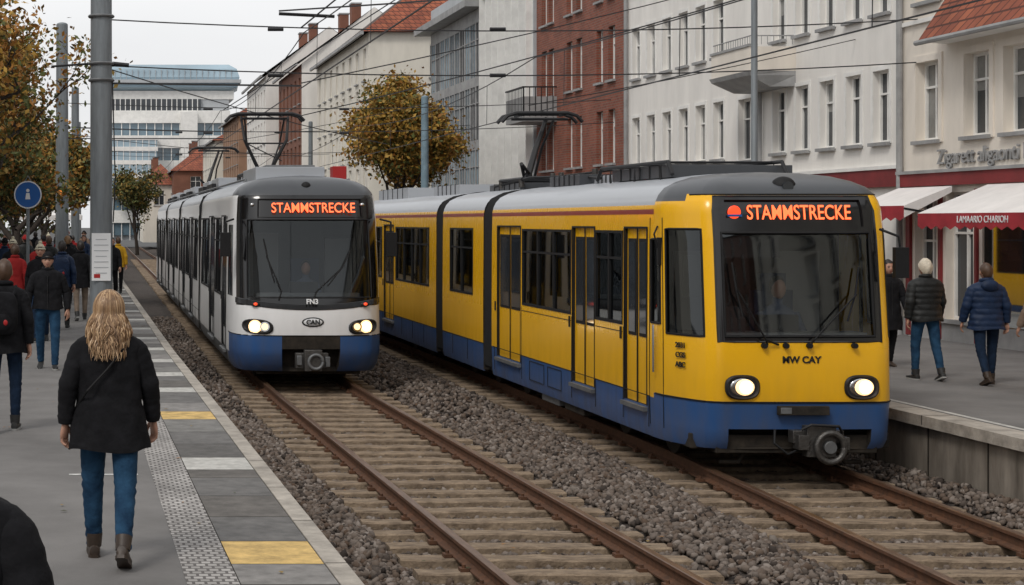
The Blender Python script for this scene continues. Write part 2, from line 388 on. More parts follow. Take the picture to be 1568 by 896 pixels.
# left platform
e=empty('platform',(0,20,.6))
mb=MB(); zt=.6
strip(mb,lambda y:-30,lambda y:edgeX(y)-1.08,zt,'asphalt',-60,200)
strip(mb,lambda y:edgeX(y)-1.08,lambda y:edgeX(y)-.76,zt+.003,'tactile',-20,200)
ys=list(np.arange(-20,30,1.0))+list(np.arange(30,200,5))
mb.loft([[(edgeX(y)-.15,y,.45),(edgeX(y)-.15,y,zt+.006),(edgeX(y)-.01,y,zt+.006),(edgeX(y),y,zt-.006),(edgeX(y),y,.45)] for y in ys],'kerb')
strip(mb,lambda y:edgeX(y)-.05,lambda y:edgeX(y)-.05,.5,'concrete',-20,200,z2=-.4)
strip(mb,lambda y:edgeX(y)-.76,lambda y:edgeX(y)-.15,zt-.004,'under',-20,200)
def slabq(y0,y1,m):
    mb.add([(edgeX(y0)-.752,y0+.007,zt+.001),(edgeX(y0)-.157,y0+.007,zt+.001),(edgeX(y1)-.157,y1-.007,zt+.001),(edgeX(y1)-.752,y1-.007,zt+.001)],[(0,1,2,3)],m)
marks=[(10.5,11.25,'slab_y'),(14.5,15.25,'slab_l'),(18.2,18.95,'slab_y')]+[(y,y+.6,'slab_l') for y in (21.1,23.3,25.6,28.0,30.6,33.4,36.5,40,44,48,53,58,64,71,79)]
y=-18.0; prev=None
for (a,b,m) in marks+[(120,120.5,'slab_l')]:
    while y<a-1e-6:
        y2=min(a,y+.93) if a-(y+.93)>.35 else a
        k=random.choice([q for q in range(5) if q!=prev]); prev=k
        slabq(y,y2,'slab%d'%k); y=y2
    slabq(a,b,m); y=b
mb.add([(-.28,14.18,zt+.004),(.32,14.18,zt+.004),(.32,14.24,zt+.004),(-.28,14.24,zt+.004)],[(0,1,2,3)],'linew')
mb.obj('platform_surface',e,world=True)
mb=MB()
for y in np.arange(6,70,1.5):
    mb.add([(edgeX(y)-.15,y,zt+.0075),(edgeX(y)-.003,y,zt+.0075),(edgeX(y)-.003,y+.012,zt+.0075),(edgeX(y)-.15,y+.012,zt+.0075)],[(0,1,2,3)],'under')
mb.obj('kerb_joints',e,world=True)

# right platform / pavement
e=empty('platform',(12,20,.6))
mb=MB()
mb.quad((9.66,-60,.6),(40,-60,.6),(40,230,.6),(9.66,230,.6),'asphalt')
mb.box(9.30,9.66,-20,80,.48,.607,'kerb')
mb.box(9.38,9.66,-20,80,-.45,.479,'concrete')
for y in np.arange(6,80,1.25): mb.box(9.372,9.39,y,y+.02,-.45,.479,'under')
for y in np.arange(6,80,2.5): mb.box(9.298,9.65,y,y+.012,.50,.6085,'under')
mb.quad((9.72,-5,.604),(9.80,-5,.604),(9.80,80,.604),(9.72,80,.604),'slab_l')
mb.obj('platform_surface',e,world=True)

# a few fallen leaves
nl=420; lx=np.concatenate([rng.uniform(-4,1.2,nl//2),rng.uniform(1.6,9.2,nl-nl//2)]); ly=rng.uniform(9,45,nl)
lz=np.where(lx<1.3,.612,-.12); q=np.array([(-1,0,0),(-.1,-.55,.15),(1,0,0),(-.1,.55,.15)])*.028
ang=rng.uniform(0,6.28,nl); Rz=np.stack([np.cos(ang),-np.sin(ang),0*ang,np.sin(ang),np.cos(ang),0*ang,0*ang,0*ang,1+0*ang],1).reshape(nl,3,3)
V=np.einsum('nij,kj->nki',Rz,q)*rng.uniform(.6,1.3,(nl,1,1))+np.stack([lx,ly,lz],1)[:,None,:]
bulkmesh('fallen_leaves',V.reshape(-1,3),np.arange(nl*4).reshape(nl,4),None,mats=[M['leafA'],M['leafB'],M['leafD']],midx=rng.integers(0,3,nl))

# ------------------------------------------------------------------ trams
class Shell:
    def __init__(s,path,levels,L0): 
        s.p=path; s.L0=L0; s.lv=levels
        s.c=[0]
        for a,b in zip(path,path[1:]): s.c.append(s.c[-1]+math.dist(a,b))
    def base(s,u):
        return interp(u,s.c,[p[0] for p in s.p]),interp(u,s.c,[p[1] for p in s.p])
    def F(s,u,v):
        x,y=s.base(u); z=[l[0] for l in s.lv]
        sx=interp(v,z,[l[1] for l in s.lv]); fy=interp(v,z,[l[2] for l in s.lv])
        fr=min(1,max(0,1-y/s.L0)); return Vector((x*sx,y+fy*fr,v))
    def N(s,u,v):
        e=.02; a=s.F(min(u+e,s.c[-1]),v)-s.F(max(u-e,0),v); b=s.F(u,min(v+e,s.lv[-1][0]))-s.F(u,max(v-e,s.lv[0][0]))
        n=a.cross(b); 
        return n.normalized() if n.length>1e-9 else Vector((0,0,1))
    def ux(s,x):
        for i in range(len(s.p)-1):
            a,b=s.p[i],s.p[i+1]
            if a[0]<=x<=b[0] and b[0]>a[0]:
                return s.c[i]+(x-a[0])/(b[0]-a[0])*(s.c[i+1]-s.c[i])
    def uy(s,side,y):
        if side<0:
            for i in range(len(s.p)-1):
                a,b=s.p[i],s.p[i+1]
                if a[0]<0 and a[1]>=y>=b[1]: return s.c[i]+(a[1]-y)/(a[1]-b[1]+1e-9)*(s.c[i+1]-s.c[i])
        else:
            for i in range(len(s.p)-1):
                a,b=s.p[i],s.p[i+1]
                if b[0]>0 and a[1]<=y<=b[1] and b[1]>a[1]: return s.c[i]+(y-a[1])/(b[1]-a[1]+1e-9)*(s.c[i+1]-s.c[i])
    def build(s,mb,holes,band,vextra=(),uextra=()):
        us=set(round(c,4) for c in s.c)|set(round(u,4) for u in uextra); vsn=set(round(l[0],4) for l in s.lv)|set(round(v,4) for v in vextra)
        for h in holes: us|={round(h[0],4),round(h[1],4)}; vsn|={round(h[2],4),round(h[3],4)}
        us=sorted(us); vv=sorted(vsn); key={}
        def vid(u,v,ins):
            k=(u,v,ins)
            if k not in key:
                p=s.F(u,v); 
                if ins: p=p-s.N(u,v)*ins
                key[k]=len(mb.v); mb.v.append(tuple(p))
            return key[k]
        def face(ids,m): mb.f.append(tuple(ids)); mb.m.append(mb.mi(m))
        for i in range(len(us)-1):
            for j in range(len(vv)-1):
                u0,u1,v0,v1=us[i],us[i+1],vv[j],vv[j+1]; uc,vc=(u0+u1)/2,(v0+v1)/2
                hh=None
                for h in holes:
                    if h[0]-1e-4<uc<h[1]+1e-4 and h[2]<vc<h[3]: hh=h;break
                if hh is None:
                    x,y=s.base(uc); face([vid(u0,v0,0),vid(u1,v0,0),vid(u1,v1,0),vid(u0,v1,0)],band(x,y,vc))
                else:
                    gm,ins,rm=hh[4],hh[5],hh[6]
                    if gm: face([vid(u0,v0,ins),vid(u1,v0,ins),vid(u1,v1,ins),vid(u0,v1,ins)],gm)
                    for (a,b,cond) in (((u0,v0),(u1,v0),abs(v0-hh[2])<1e-3),((u0,v1),(u1,v1),abs(v1-hh[3])<1e-3),((u0,v0),(u0,v1),abs(u0-hh[0])<1e-3),((u1,v0),(u1,v1),abs(u1-hh[1])<1e-3)):
                        if cond: face([vid(*a,0),vid(*b,0),vid(*b,ins),vid(*a,ins)],rm)
def border(mb,sh,u0,u1,v0,v1,r,m,out=.0):
    pts=[]
    n=10
    for k in range(n+1): pts.append((u0+(u1-u0)*k/n,v0))
    for k in range(1,n+1): pts.append((u1,v0+(v1-v0)*k/n))
    for k in range(1,n+1): pts.append((u1-(u1-u0)*k/n,v1))
    for k in range(1,n): pts.append((u0,v1-(v1-v0)*k/n))
    pts.append(pts[0]); pts.append(pts[1])
    mb.tube([sh.F(u,v)+sh.N(u,v)*out for u,v in pts],r,m,5)

def bogie(mb,yc,h=1.3):
    for a in (-.9,.9):
        for s in (-1,1):
            mb.cyl((s*.70,yc+a,.33),(s*.83,yc+a,.33),.33,'under',24); mb.cyl((s*.83,yc+a,.33),(s*.86,yc+a,.33),.2,'coupler',16)
            mb.cyl((s*.86,yc+a,.33),(s*1.0,yc+a,.33),.1,'under',12)
            mb.box(s*.98-.07,s*.98+.07,yc+a-.14,yc+a+.14,.2,.5,'under')
        mb.cyl((-.8,yc+a,.33),(.8,yc+a,.33),.07,'under',10)
    for s in (-1,1):
        mb.loft([[(s*.92,yc+y,z),(s*1.04,yc+y,z),(s*1.04,yc+y,z+h2),(s*.92,yc+y,z+h2)] for y,z,h2 in ((-1.3,.38,.12),(-.9,.4,.16),(-.45,.30,.2),(.45,.30,.2),(.9,.4,.16),(1.3,.38,.12))],'under')
        for yy in (-.25,0,.25): mb.cyl((s*.98,yc+yy,.48),(s*.98,yc+yy,.72),.08,'coupler',10)
    mb.box(-.9,.9,yc-.35,yc+.35,.3,.6,'under')

def pantograph(name,parent,yc,zb,zt,w,kind,cx=0):
    mb=MB(); m='dark'
    for s in (-.5,.5):
        mb.tube([(cx+s,yc-.8,zb+.12),(cx+s,yc+.8,zb+.12)],.035,m); 
        for yy in (-.7,.7): mb.cyl((cx+s,yc+yy,zb-.02),(cx+s,yc+yy,zb+.12),.05,'coupler',8)
    for yy in (-.8,0,.8): mb.tube([(cx-.5,yc+yy,zb+.12),(cx+.5,yc+yy,zb+.12)],.035,m)
    h=zt-zb
    if kind=='cross':
        for s in (-1,1):
            mb.tube([(cx+s*.08,yc,zb+.12),(cx+s*.46,yc-.25,zb+h*.60),(cx+s*.52,yc,zt-.06)],[.044,.036,.028],m)
            mb.tube([(cx+s*.10,yc+.1,zb+.12),(cx+s*.36,yc+.3,zb+h*.55),(cx+s*.44,yc,zt-.08)],.020,m)
        mb.tube([(cx-.42,yc-.22,zb+h*.55),(cx+.42,yc-.22,zb+h*.55)],.018,m)
        mb.tube([(cx-.42,yc-.22,zb+h*.55),(cx+.40,yc+.2,zb+h*.30)],.012,m)
        mb.box(cx-.17,cx+.17,yc-.25,yc+.25,zb,zb+.28,m)
    else:
        mb.tube([(cx-.1,yc+.6,zb+.12),(cx-.45,yc-.5,zb+h*.30)],.035,m)
        mb.tube([(cx-.24,yc-.1,zb+.15),(cx-.05,yc+.1,zb+h*.5),(cx+.20,yc+.3,zt-.06)],[.062,.050,.036],m)
        mb.tube([(cx+.05,yc+.6,zb+.12),(cx+.12,yc+.3,zb+h*.55),(cx+.32,yc+.2,zt-.06)],.024,m)
        mb.tube([(cx-.45,yc-.5,zb+h*.30),(cx-.15,yc,zb+.2)],.028,m)
    for yy in (-.17,.17):
        mb.tube([(cx-w/2,yc+yy,zt-.16),(cx-w/2+.1,yc+yy,zt-.05),(cx-w/2+.26,yc+yy,zt),(cx+w/2-.26,yc+yy,zt),(cx+w/2-.1,yc+yy,zt-.05),(cx+w/2,yc+yy,zt-.16)],.034,m)
    mb.tube([(cx-.4,yc-.16,zt-.03),(cx-.4,yc+.16,zt-.03)],.025,m); mb.tube([(cx+.4,yc-.16,zt-.03),(cx+.4,yc+.16,zt-.03)],.025,m)
    mb.tube([(cx-.5,yc,zt-.10),(cx+.5,yc,zt-.10)],.028,m)
    mb.obj(name,parent,smooth=40)

def bellows(mb,h,y0,y1,ztop,zbot=.35):
    n=7; rings=[]
    for k in range(n*2+1):
        y=y0+(y1-y0)*k/(n*2); f=.985 if k%2 else .93
        o=[(-h,zbot),(-h,ztop-.45),(-.93*h,ztop-.22),(-.75*h,ztop-.1),(-.4*h,ztop-.02),(.4*h,ztop-.02),(.75*h,ztop-.1),(.93*h,ztop-.22),(h,ztop-.45),(h,zbot)]
        rings.append([(x*f,y,1.8+(z-1.8)*f) for x,z in o])
    mb.loft(rings,'rubber')
def driver(parent,x,y,zs):
    mb=MB(); rings=[]
    for z,a,b in ((0,.17,.12),(.15,.16,.12),(.35,.19,.13),(.48,.21,.12),(.55,.15,.09),(.60,.06,.06),(.68,.055,.055)):
        rings.append([(x+a*math.cos(t),y+b*math.sin(t),zs+z) for t in np.linspace(0,2*math.pi,20,endpoint=False)])
    mb.loft(rings,'shirt'); mb.ell((x,y-.02,zs+.77),(.078,.097,.12),'skin',18,14); mb.ell((x,y+.02,zs+.81),(.086,.100,.115),'hairdk',18,12)
    for s in (-1,1):
        mb.tube([(x+s*.19,y,zs+.48),(x+s*.25,y-.12,zs+.25),(x+s*.15,y-.38,zs+.22)],[.06,.05,.035],'shirt',10); mb.ell((x+s*.14,y-.43,zs+.22),(.035,.06,.022),'skin',10,8)
    mb.obj('driver',parent,smooth=70)

def mirror_pts(l): return l+[(-x,y) for x,y in reversed(l)]

# ---- yellow tram
D0=18.1
yt=empty('yellow_tram',(7.76,D0,0))
H=1.28
path=mirror_pts([(-H,9.0),(-H,1.05),(-1.265,.80),(-1.18,.48),(-1.07,.20),(-1.02,.11),(-.95,.05),(-.87,.022),(-.5,0)])
lv=[(.27,.975,.10),(.36,.99,.03),(.80,1,-.02),(1.45,1,0),(2.6,.995,.13),(2.95,.99,.20),(3.04,.975,.24),(3.12,.945,.29),(3.20,.89,.37),(3.27,.78,.52),(3.33,.62,.72),(3.37,.38,.95),(3.39,.001,1.2)]
sh=Shell(path,lv,1.25)
def yband(x,y,z):
    if y<1.0:
        if z<.80: return 'blue'
        if abs(x)<.91 and 1.47<z<3.09: return 'black'
        if z>(3.12 if y<.3 else 3.04): return 'capgrey'
        return 'yellow'
    if z<.74: return 'blue'
    if z<2.89: return 'yellow'
    if z<2.94: return 'redstripe'
    if z<3.0: return 'yellow'
    return 'roofgrey'
holes=[(sh.ux(-.83),sh.ux(.83),1.53,2.68,'wind',.02,'rubber'),
       (sh.ux(-.78),sh.ux(.78),2.75,3.05,'black',.03,'rubber'),
       (sh.ux(-.80),sh.ux(.80),.27,.50,None,.1,'under')]
cabw=[]
for s in (-1,1):
    a=sorted((sh.uy(s,.12),sh.uy(s,.72))); holes.append((a[0],a[1],1.52,2.72,'glass',.015,'rubber')); cabw.append((a[0],a[1],1.52,2.72))
    a=sorted((sh.uy(s,.84),sh.uy(s,1.14))); holes.append((a[0],a[1],1.62,2.60,'glass',.015,'rubber')); cabw.append((a[0],a[1],1.62,2.60))
WIN=[(2.22,3.28,2),(4.45,7.0,3)]
DOOR=[(1.3,2.12),(3.36,4.35),(7.15,8.6)]
def side_parts(mb,sh,s,wins,doors,h,zt=2.66,zb=1.56,bodym='yellow',doorz=(.62,2.72)):
    hl=[]
    for w in wins:
        a=sorted((sh.uy(s,w[0]),sh.uy(s,w[1]))); hl.append((a[0],a[1],zb,zt,'glass',.02,'rubber'))
    for d in doors:
        a=sorted((sh.uy(s,d[0]),sh.uy(s,d[1]))); hl.append((a[0],a[1],doorz[0],doorz[1],bodym,.035,'rubber'))
    return hl
def side_trim(mb,s,wins,doors,h,zt=2.66,zb=1.56,doorz=(.62,2.72),full=False):
    X=lambda o:s*(h+o)
    def b(o0,o1,y0,y1,z0,z1,m):
        a,c=sorted((X(o0),X(o1))); mb.box(a,c,y0,y1,z0,z1,m)
    for w in wins:
        y0,y1,n=w
        for k in range(1,n):
            y=y0+(y1-y0)*k/n; b(-.03,.006,y-.025,y+.025,zb,zt,'rubber')
        b(-.02,.003,y0+.02,y1-.02,zb+(zt-zb)*.70,zb+(zt-zb)*.70+.03,'rubber')
        for (ya,yb,za,zb_) in ((y0-.03,y1+.03,zb-.035,zb+.0),(y0-.03,y1+.03,zt,zt+.035),(y0-.03,y0,zb,zt),(y1,y1+.03,zb,zt)): b(-.005,.007,ya,yb,za,zb_,'rubber')
    for y0,y1 in doors:
        ym=(y0+y1)/2
        b(-.03,-.02,ym-.012,ym+.012,doorz[0],doorz[1],'rubber')
        for a,c in ((y0+.07,ym-.06),(ym+.06,y1-.07)):
            za=1.42 if not full else .85
            b(-.034,-.026,a,c,za,doorz[1]-.12,'rubber'); b(-.034,-.022,a+.03,c-.03,za+.04,doorz[1]-.16,'win')
        b(-.005,.05,y0-.02,y1+.02,doorz[0]-.07,doorz[0]-.02,'steel')
        b(.0,.012,y1+.10,y1+.16,1.35,1.5,'rubber')
        for (ya,yb,za,zb_) in ((y0-.02,y1+.02,doorz[1],doorz[1]+.025),(y0-.025,y0,doorz[0],doorz[1]),(y1,y1+.025,doorz[0],doorz[1])): b(-.005,.005,ya,yb,za,zb_,'rubber')
def seams(mb,s,h,ys,z0,z1,zs=(),m='rubber'):
    for y in ys:
        a,c=sorted((s*(h-.002),s*(h+.0035))); mb.box(a,c,y-.005,y+.005,z0,z1,m)
    for (z,ya,yb) in zs:
        a,c=sorted((s*(h-.002),s*(h+.004))); mb.box(a,c,ya,yb,z-.005,z+.005,m)
mb=MB()
for s in (-1,1): holes+=side_parts(mb,sh,s,WIN,DOOR,H)
sh.build(mb,holes,yband,vextra=(.5,.74,.80,1.47,2.89,3.0,3.09),uextra=(sh.ux(-.91),sh.ux(.91),sh.ux(-.2),sh.ux(.2),sh.uy(-1,.6),sh.uy(-1,.35)))
mb.obj('front_body',yt,smooth=32)
tr=MB()
for s in (-1,1):
    side_trim(tr,s,WIN,DOOR,H)
    seams(tr,s,H,(1.22,2.17,3.31,4.40,7.07,8.8),.38,.74,[(.745,1.2,8.95)])
    seams(tr,s,H,(2.17,4.40,7.07),.75,1.5,[(1.44,2.2,3.3),(1.44,4.42,7.05)])
    for (ya,yb) in ((4.9,5.6),(5.8,6.6)):
        for y in (ya,yb): seams(tr,s,H+.001,(y,),.42,.70)
        seams(tr,s,H+.001,(),0,0,[(.42,ya,yb),(.70,ya,yb)])
border(tr,sh,sh.ux(-.83),sh.ux(.83),1.53,2.68,.018,'rubber')
border(tr,sh,sh.ux(-.91),sh.ux(.91),1.47,3.09,.012,'black')
for c in cabw: border(tr,sh,*c,.014,'rubber')
for uu in (sh.uy(-1,.78),sh.uy(-1,1.19),sh.uy(1,.78)): tr.tube([sh.F(uu,z)+sh.N(uu,z)*.002 for z in np.linspace(.42,2.85,10)],.006,'rubber',4)
tr.tube([sh.F(sh.uy(-1,.95),z)+sh.N(sh.uy(-1,.95),z)*.045 for z in (1.05,1.1,1.55,1.6)],.014,'chrome',6)
tr.tube([sh.F(u,.80)+sh.N(u,.8)*.004 for u in np.linspace(sh.uy(-1,1.0),sh.uy(1,1.0),40)],.010,'rubber',5)
tr.tube([sh.F(u,3.11)+sh.N(u,3.11)*.002 for u in np.linspace(sh.uy(-1,.3),sh.uy(1,.3),40)],.009,'rubber',5)
def midsection(mb,h,y0,y1,lv,band,wins,doors,trim,full=False,**kw):
    lv2=[(z,sx,0) for z,sx,_ in lv]
    for s in (-1,1):
        p=[(-h,y1),(-h,y0)] if s<0 else [(h,y0),(h,y1)]
        S=Shell(p,lv2,.01); S.build(mb,side_parts(mb,S,s,wins,doors,h,**kw),band,vextra=(.74,2.89,3.0))
        kk={k:v for k,v in kw.items() if k!='bodym'}
        side_trim(trim,s,wins,doors,h,full=full,**kk)
        seams(trim,s,h,[y0+1.2*k for k in range(1,int((y1-y0)/1.2)+1)],.38,.74,[(.745,y0,y1)])
    o=[(-h,.3),(-h,2.9),(-.93*h,lv[-1][0]-.3),(0,lv[-1][0]-.02),(.93*h,lv[-1][0]-.3),(h,2.9),(h,.3)]
    for y in (y0,y1): mb.add([(x*.995,y,z) for x,z in o],[tuple(range(7))],'under')
mb=MB()
midsection(mb,H,9.6,12.9,lv,yband,[(10.4,12.2,2)],[],tr)
midsection(mb,H,13.5,39,lv,yband,[(14.2,17.8,4),(19.6,23,3),(25,28,3),(31,34,3)],[(18.1,19.3),(23.4,24.7),(29,30.3),(35,36.3)],tr)
o=[(-H,.3),(-H,2.9),(-.93*H,3.1),(0,3.37),(.93*H,3.1),(H,2.9),(H,.3)]
mb.add([(x*.99,9.0,z) for x,z in o],[tuple(range(7))],'under')
mb.obj('rear_bodies',yt,smooth=32)
bellows(tr,H,8.98,9.62,3.42); bellows(tr,H,12.88,13.52,3.42)
tr.obj('trim',yt,smooth=40)
mb=MB()
mb.box(-1.15,1.15,1.0,38.8,.28,.5,'under'); mb.box(-.95,.95,.35,1.2,.22,.6,'under'); 
mb.box(-.9,.9,.12,.4,.22,.42,'under')
for s in (-1,1): 
    mb.box(s*.98-.14,s*.98+.14,.3,1.0,.25,.42,'under')
    mb.tube([(s*.5,.3,.25),(s*.6,.25,.1),(s*.8,.3,.1)],.03,'under')
for yc in (2.6,7.6,11.3,17,24,33): bogie(mb,yc)
for y0 in (4.1,5.3): 
    for s in (-1,1): mb.box(s*1.08-.12,s*1.08+.12,y0,y0+.9,.16,.42,'steel' if s<0 and y0>5 else 'under')
for y0 in (20,28): mb.box(-1.2,1.2,y0,y0+2,.18,.4,'under')
mb.obj('underframe',yt,bevel=.01)
mb=MB()
mb.tube([(.12,.6,.40),(.14,-.05,.38)],.07,'coupler',10)
mb.box(-.14,.42,-.12,.02,.36,.50,'coupler'); mb.box(-.02,.30,-.20,-.06,.22,.56,'coupler')
ring=[(.22+.15*math.cos(a),-.24,.33+.16*math.sin(a)) for a in np.linspace(0,2*math.pi,22)]
mb.tube(ring,.035,'coupler',8); mb.cyl((.22,-.25,.33),(.22,-.15,.33),.07,'steel',14)
mb.box(-.12,.0,-.22,-.06,.30,.46,'coupler'); mb.box(.36,.44,-.22,-.05,.30,.44,'coupler')
mb.tube([(-.08,-.2,.52),(.0,-.25,.58),(.32,-.22,.56),(.40,-.12,.48)],.018,'dark',6)
mb.tube([(-.3,-.02,.50),(-.34,-.1,.36),(-.2,-.12,.24),(-.05,-.1,.3)],.016,'rubber',6)
mb.box(-.28,.28,-.085,-.02,.665,.765,'under')
mb.box(-.26,-.14,-.09,-.08,.68,.75,'steel')
mb.obj('coupler',yt,smooth=35,bevel=.006)
mb=MB()
for x in (-.66,.66):
    rings=[]
    for rr,yy in ((.165,.02),(.172,-.030),(.155,-.050),(.138,-.03)):
        rings.append([(x+rr*1.12*math.copysign(abs(math.cos(a))**.75,math.cos(a)),yy,.97+rr*.80*math.copysign(abs(math.sin(a))**.75,math.sin(a))) for a in np.linspace(0,2*math.pi,32,endpoint=False)])
    mb.loft(rings,'dark'); 
    mb.ell((x,-.030,.97),(.140,.014,.100),'chrome',28,10); mb.ell((x+.02,-.042,.97),(.105,.014,.090),'lampw',24,10); mb.ell((x+.03,-.052,.97),(.072,.014,.070),'lamp',24,10)
mb.tube([(-.38,-.02,1.44),(-.42,-.07,1.50),(-.72,-.03,2.05)],.010,'rubber'); mb.tube([(-.75,.05,2.35),(-.72,-.0,2.05),(-.66,-.03,1.75)],.011,'rubber')
mb.tube([(-.26,-.02,1.44),(-.42,-.07,1.50)],.012,'rubber')
mb.tube([(.10,-.02,1.44),(.12,-.07,1.50),(.60,-.03,2.0)],.010,'rubber'); mb.tube([(.66,.05,2.3),(.60,-.0,2.0),(.5,-.03,1.7)],.011,'rubber')
for x in (-.42,-.18,.08,.58): mb.cyl((x,.02,1.43),(x,-.06,1.43),.03,'rubber',10)
mb.tube([(.94,.15,2.72),(1.08,.0,2.64),(1.09,-.02,2.5)],.016,'rubber')
mb.obj('lamps_and_wipers',yt,smooth=40)
mb=MB(); mb.box(1.01,1.16,-.08,.0,2.18,2.52,'rubber'); mb.box(1.02,1.15,-.005,.004,2.2,2.5,'chrome'); 
mb.box(-1.30,-1.24,.84,.90,2.3,2.62,'rubber'); mb.tube([(-1.27,.95,2.75),(-1.34,.86,2.66),(-1.30,.86,2.5)],.012,'rubber')
mb.obj('mirrors',yt,bevel=.02)
mb=MB(); mb.ell((0,.48,3.20),(.14,.12,.12),'rubber'); mb.cyl((0,.40,3.20),(0,.34,3.20),.06,'win',14)
mb.ell((-.66,.215,2.91),(.075,.012,.075),'redlamp'); mb.box(-.74,-.58,.19,.20,2.86,2.885,'signblue')
mb.obj('roof_lamp',yt,smooth=60)
txt('STAMMSTRECKE',.235,(.06,.205,2.90),'led',yt,rot=(R(90-10),0,0),off=.001,sx=.68,name='destination_text')
txt('MW CAY',.105,(.0,-.012,1.27),'txtblack',yt,off=.003,name='fleet_number')
txt('6804',.065,(.63,.01,1.25),'txtblack',yt,off=.002,name='fleet_number_small')
for k,tx in enumerate(('2031','CGS','ABC')): txt(tx,.085,(-1.185,.44,1.40-k*.11),'txtblack',yt,rot=(R(90),0,R(-70)),off=.002,name='side_marking')
mb=MB()
mb.box(-1.2,1.2,1.5,38.8,.6,.72,'interior'); mb.box(-.9,.9,.14,.55,.75,1.5,'interior'); mb.box(-1.15,1.15,1.62,1.66,.7,3.1,'interior')
mb.box(-.85,-.25,1.58,1.618,1.5,2.45,'interior2'); mb.box(.35,.9,1.59,1.619,1.3,2.45,'interior2'); mb.box(-.75,-.35,1.57,1.578,1.9,2.4,'win')
mb.box(-.1,.35,1.05,1.2,1.0,2.0,'seat'); mb.box(-.02,.27,1.05,1.17,2.0,2.2,'seat'); mb.box(-.8,.8,.15,.5,1.5,1.56,'interior2'); mb.box(-.35,.1,.3,.4,1.56,1.75,'interior'); mb.box(-.75,-.5,.3,.38,1.56,1.85,'interior')
mb.box(-1.0,1.0,.5,1.6,2.9,2.95,'interior2'); mb.box(-.8,-.15,.22,.26,2.40,2.66,'interior')
for y in np.arange(2.3,38,1.0):
    if 8.5<y<10 or 12.5<y<13.6: continue
    for x in (-.95,-.45,.55,.95): mb.box(x-.2,x+.2,y,y+.07,.9,1.75,'seat')
mb.box(-1.1,1.1,1.7,8.9,2.85,2.9,'interior2'); mb.box(-1.1,1.1,9.7,38,2.85,2.9,'interior2')
for y in np.arange(2.5,38,2.2): mb.tube([(-.8,y,.7),(-.8,y,2.85)],.018,'coatyel'); mb.tube([(.4,y,.7),(.4,y,2.85)],.018,'coatyel')
mb.obj('interior',yt)
driver(yt,.12,.92,1.25)
mb=MB()
for (x0,x1,y0,y1,z0,z1,m) in ((-.75,.75,2.0,4.3,3.35,3.50,'capgrey'),(-.6,.6,4.5,5.6,3.35,3.46,'roofgrey'),(-.7,.7,6.0,7.6,3.35,3.50,'capgrey'),(-.6,.6,14.5,17,3.35,3.55,'roofgrey'),(-.6,.6,20,24,3.35,3.6,'roofgrey'),(-.5,.5,10.2,12.4,3.35,3.48,'capgrey')):
    mb.box(x0,x1,y0,y1,z0,z1,m)
    for k in range(1,6):
        y=y0+(y1-y0)*k/6; mb.box(x0-.01,x1+.01,y-.02,y+.02,z0,z1+.012,'dark')
mb.tube([(-.8,1.8,3.38),(-.8,1.95,3.54),(-.8,4.6,3.54),(-.8,4.8,3.38)],.026,'dark'); mb.tube([(.6,1.8,3.38),(.6,1.95,3.54),(.6,4.6,3.54),(.6,4.8,3.38)],.026,'dark')
for y in (2.2,3.2,4.2): mb.tube([(-.8,y,3.30),(-.8,y,3.54),(.6,y,3.54),(.6,y,3.30)],.018,'dark')
mb.tube([(-.7,5,3.42),(-.4,7,3.5),(-.5,9.5,3.55),(-.5,12,3.45)],.025,'rubber'); mb.tube([(-.3,5,3.5),(.1,7,3.6),(-.1,9.8,3.55)],.02,'rubber')
for y in (5.3,6.4,8.2,8.7): mb.cyl((-.35,y,3.35),(-.35,y,3.60),.045,'coupler',8); mb.cyl((.35,y,3.35),(.35,y,3.56),.045,'coupler',8)
mb.obj('roof_equipment',yt,bevel=.015)
pantograph('pantograph',yt,10.8,3.42,4.72,1.42,'single')

# ---- white tram
wt=empty('white_tram',(3.6,28.0,0)); HW=1.33
pathw=mirror_pts([(-HW,9.6),(-HW,1.45),(-1.325,1.1),(-1.30,.75),(-1.25,.48),(-1.17,.28),(-1.05,.15),(-.85,.06),(-.5,.01),(-.25,0)])
lw=[(.22,.93,.22),(.34,.975,.08),(.55,1,0),(.85,1,-.02),(1.36,.995,.03),(2.0,.99,.16),(2.85,.975,.38),(3.22,.955,.50),(3.32,.93,.56),(3.42,.87,.66),(3.52,.74,.82),(3.58,.55,1.0),(3.62,.3,1.25),(3.64,.001,1.5)]
sw=Shell(pathw,lw,1.6)
def wband(x,y,z):
    fr=y<1.2
    if fr:
        if z<.85: return 'blue' if abs(x)>.50 else 'under'
        if y<.55 and 1.36<z<3.27: return 'black'
        if y<.55 and z<1.361: return 'white'
        if z>3.27: return 'capgrey'
        return 'white'
    if z<.50: return 'blue' if y<1.5 else 'steel'
    if z<3.27: return 'white'
    return 'roofgrey'
hw=[(sw.ux(-1.08),sw.ux(1.08),1.50,2.84,'wind2',.015,'rubber'),(sw.ux(-.90),sw.ux(.98),2.88,3.20,'black',.025,'rubber'),
    (sw.ux(-.50),sw.ux(.50),.22,.62,None,.1,'under')]
WW=[(3.1,4.7,2),(6.5,9.1,2)]; WD=[(1.75,2.75),(4.95,6.25)]
for s in (-1,1):
    a=sorted((sw.uy(s,.72),sw.uy(s,1.40))); hw.append((a[0],a[1],1.5,2.75,'glass',.012,'rubber'))
    hw+=side_parts(None,sw,s,WW,WD,HW,zt=2.85,zb=1.45,bodym='white',doorz=(.5,2.9))
mb=MB(); sw.build(mb,hw,wband,vextra=(.5,.85,1.36,3.27),uextra=(sw.ux(-.5),sw.ux(.5)))
mb.obj('front_body',wt,smooth=35)
tr=MB()
for s in (-1,1):
    side_trim(tr,s,WW,WD,HW,zt=2.85,zb=1.45,doorz=(.5,2.9),full=True); seams(tr,s,HW,(2.9,4.8,6.4,9.3),.52,1.4)
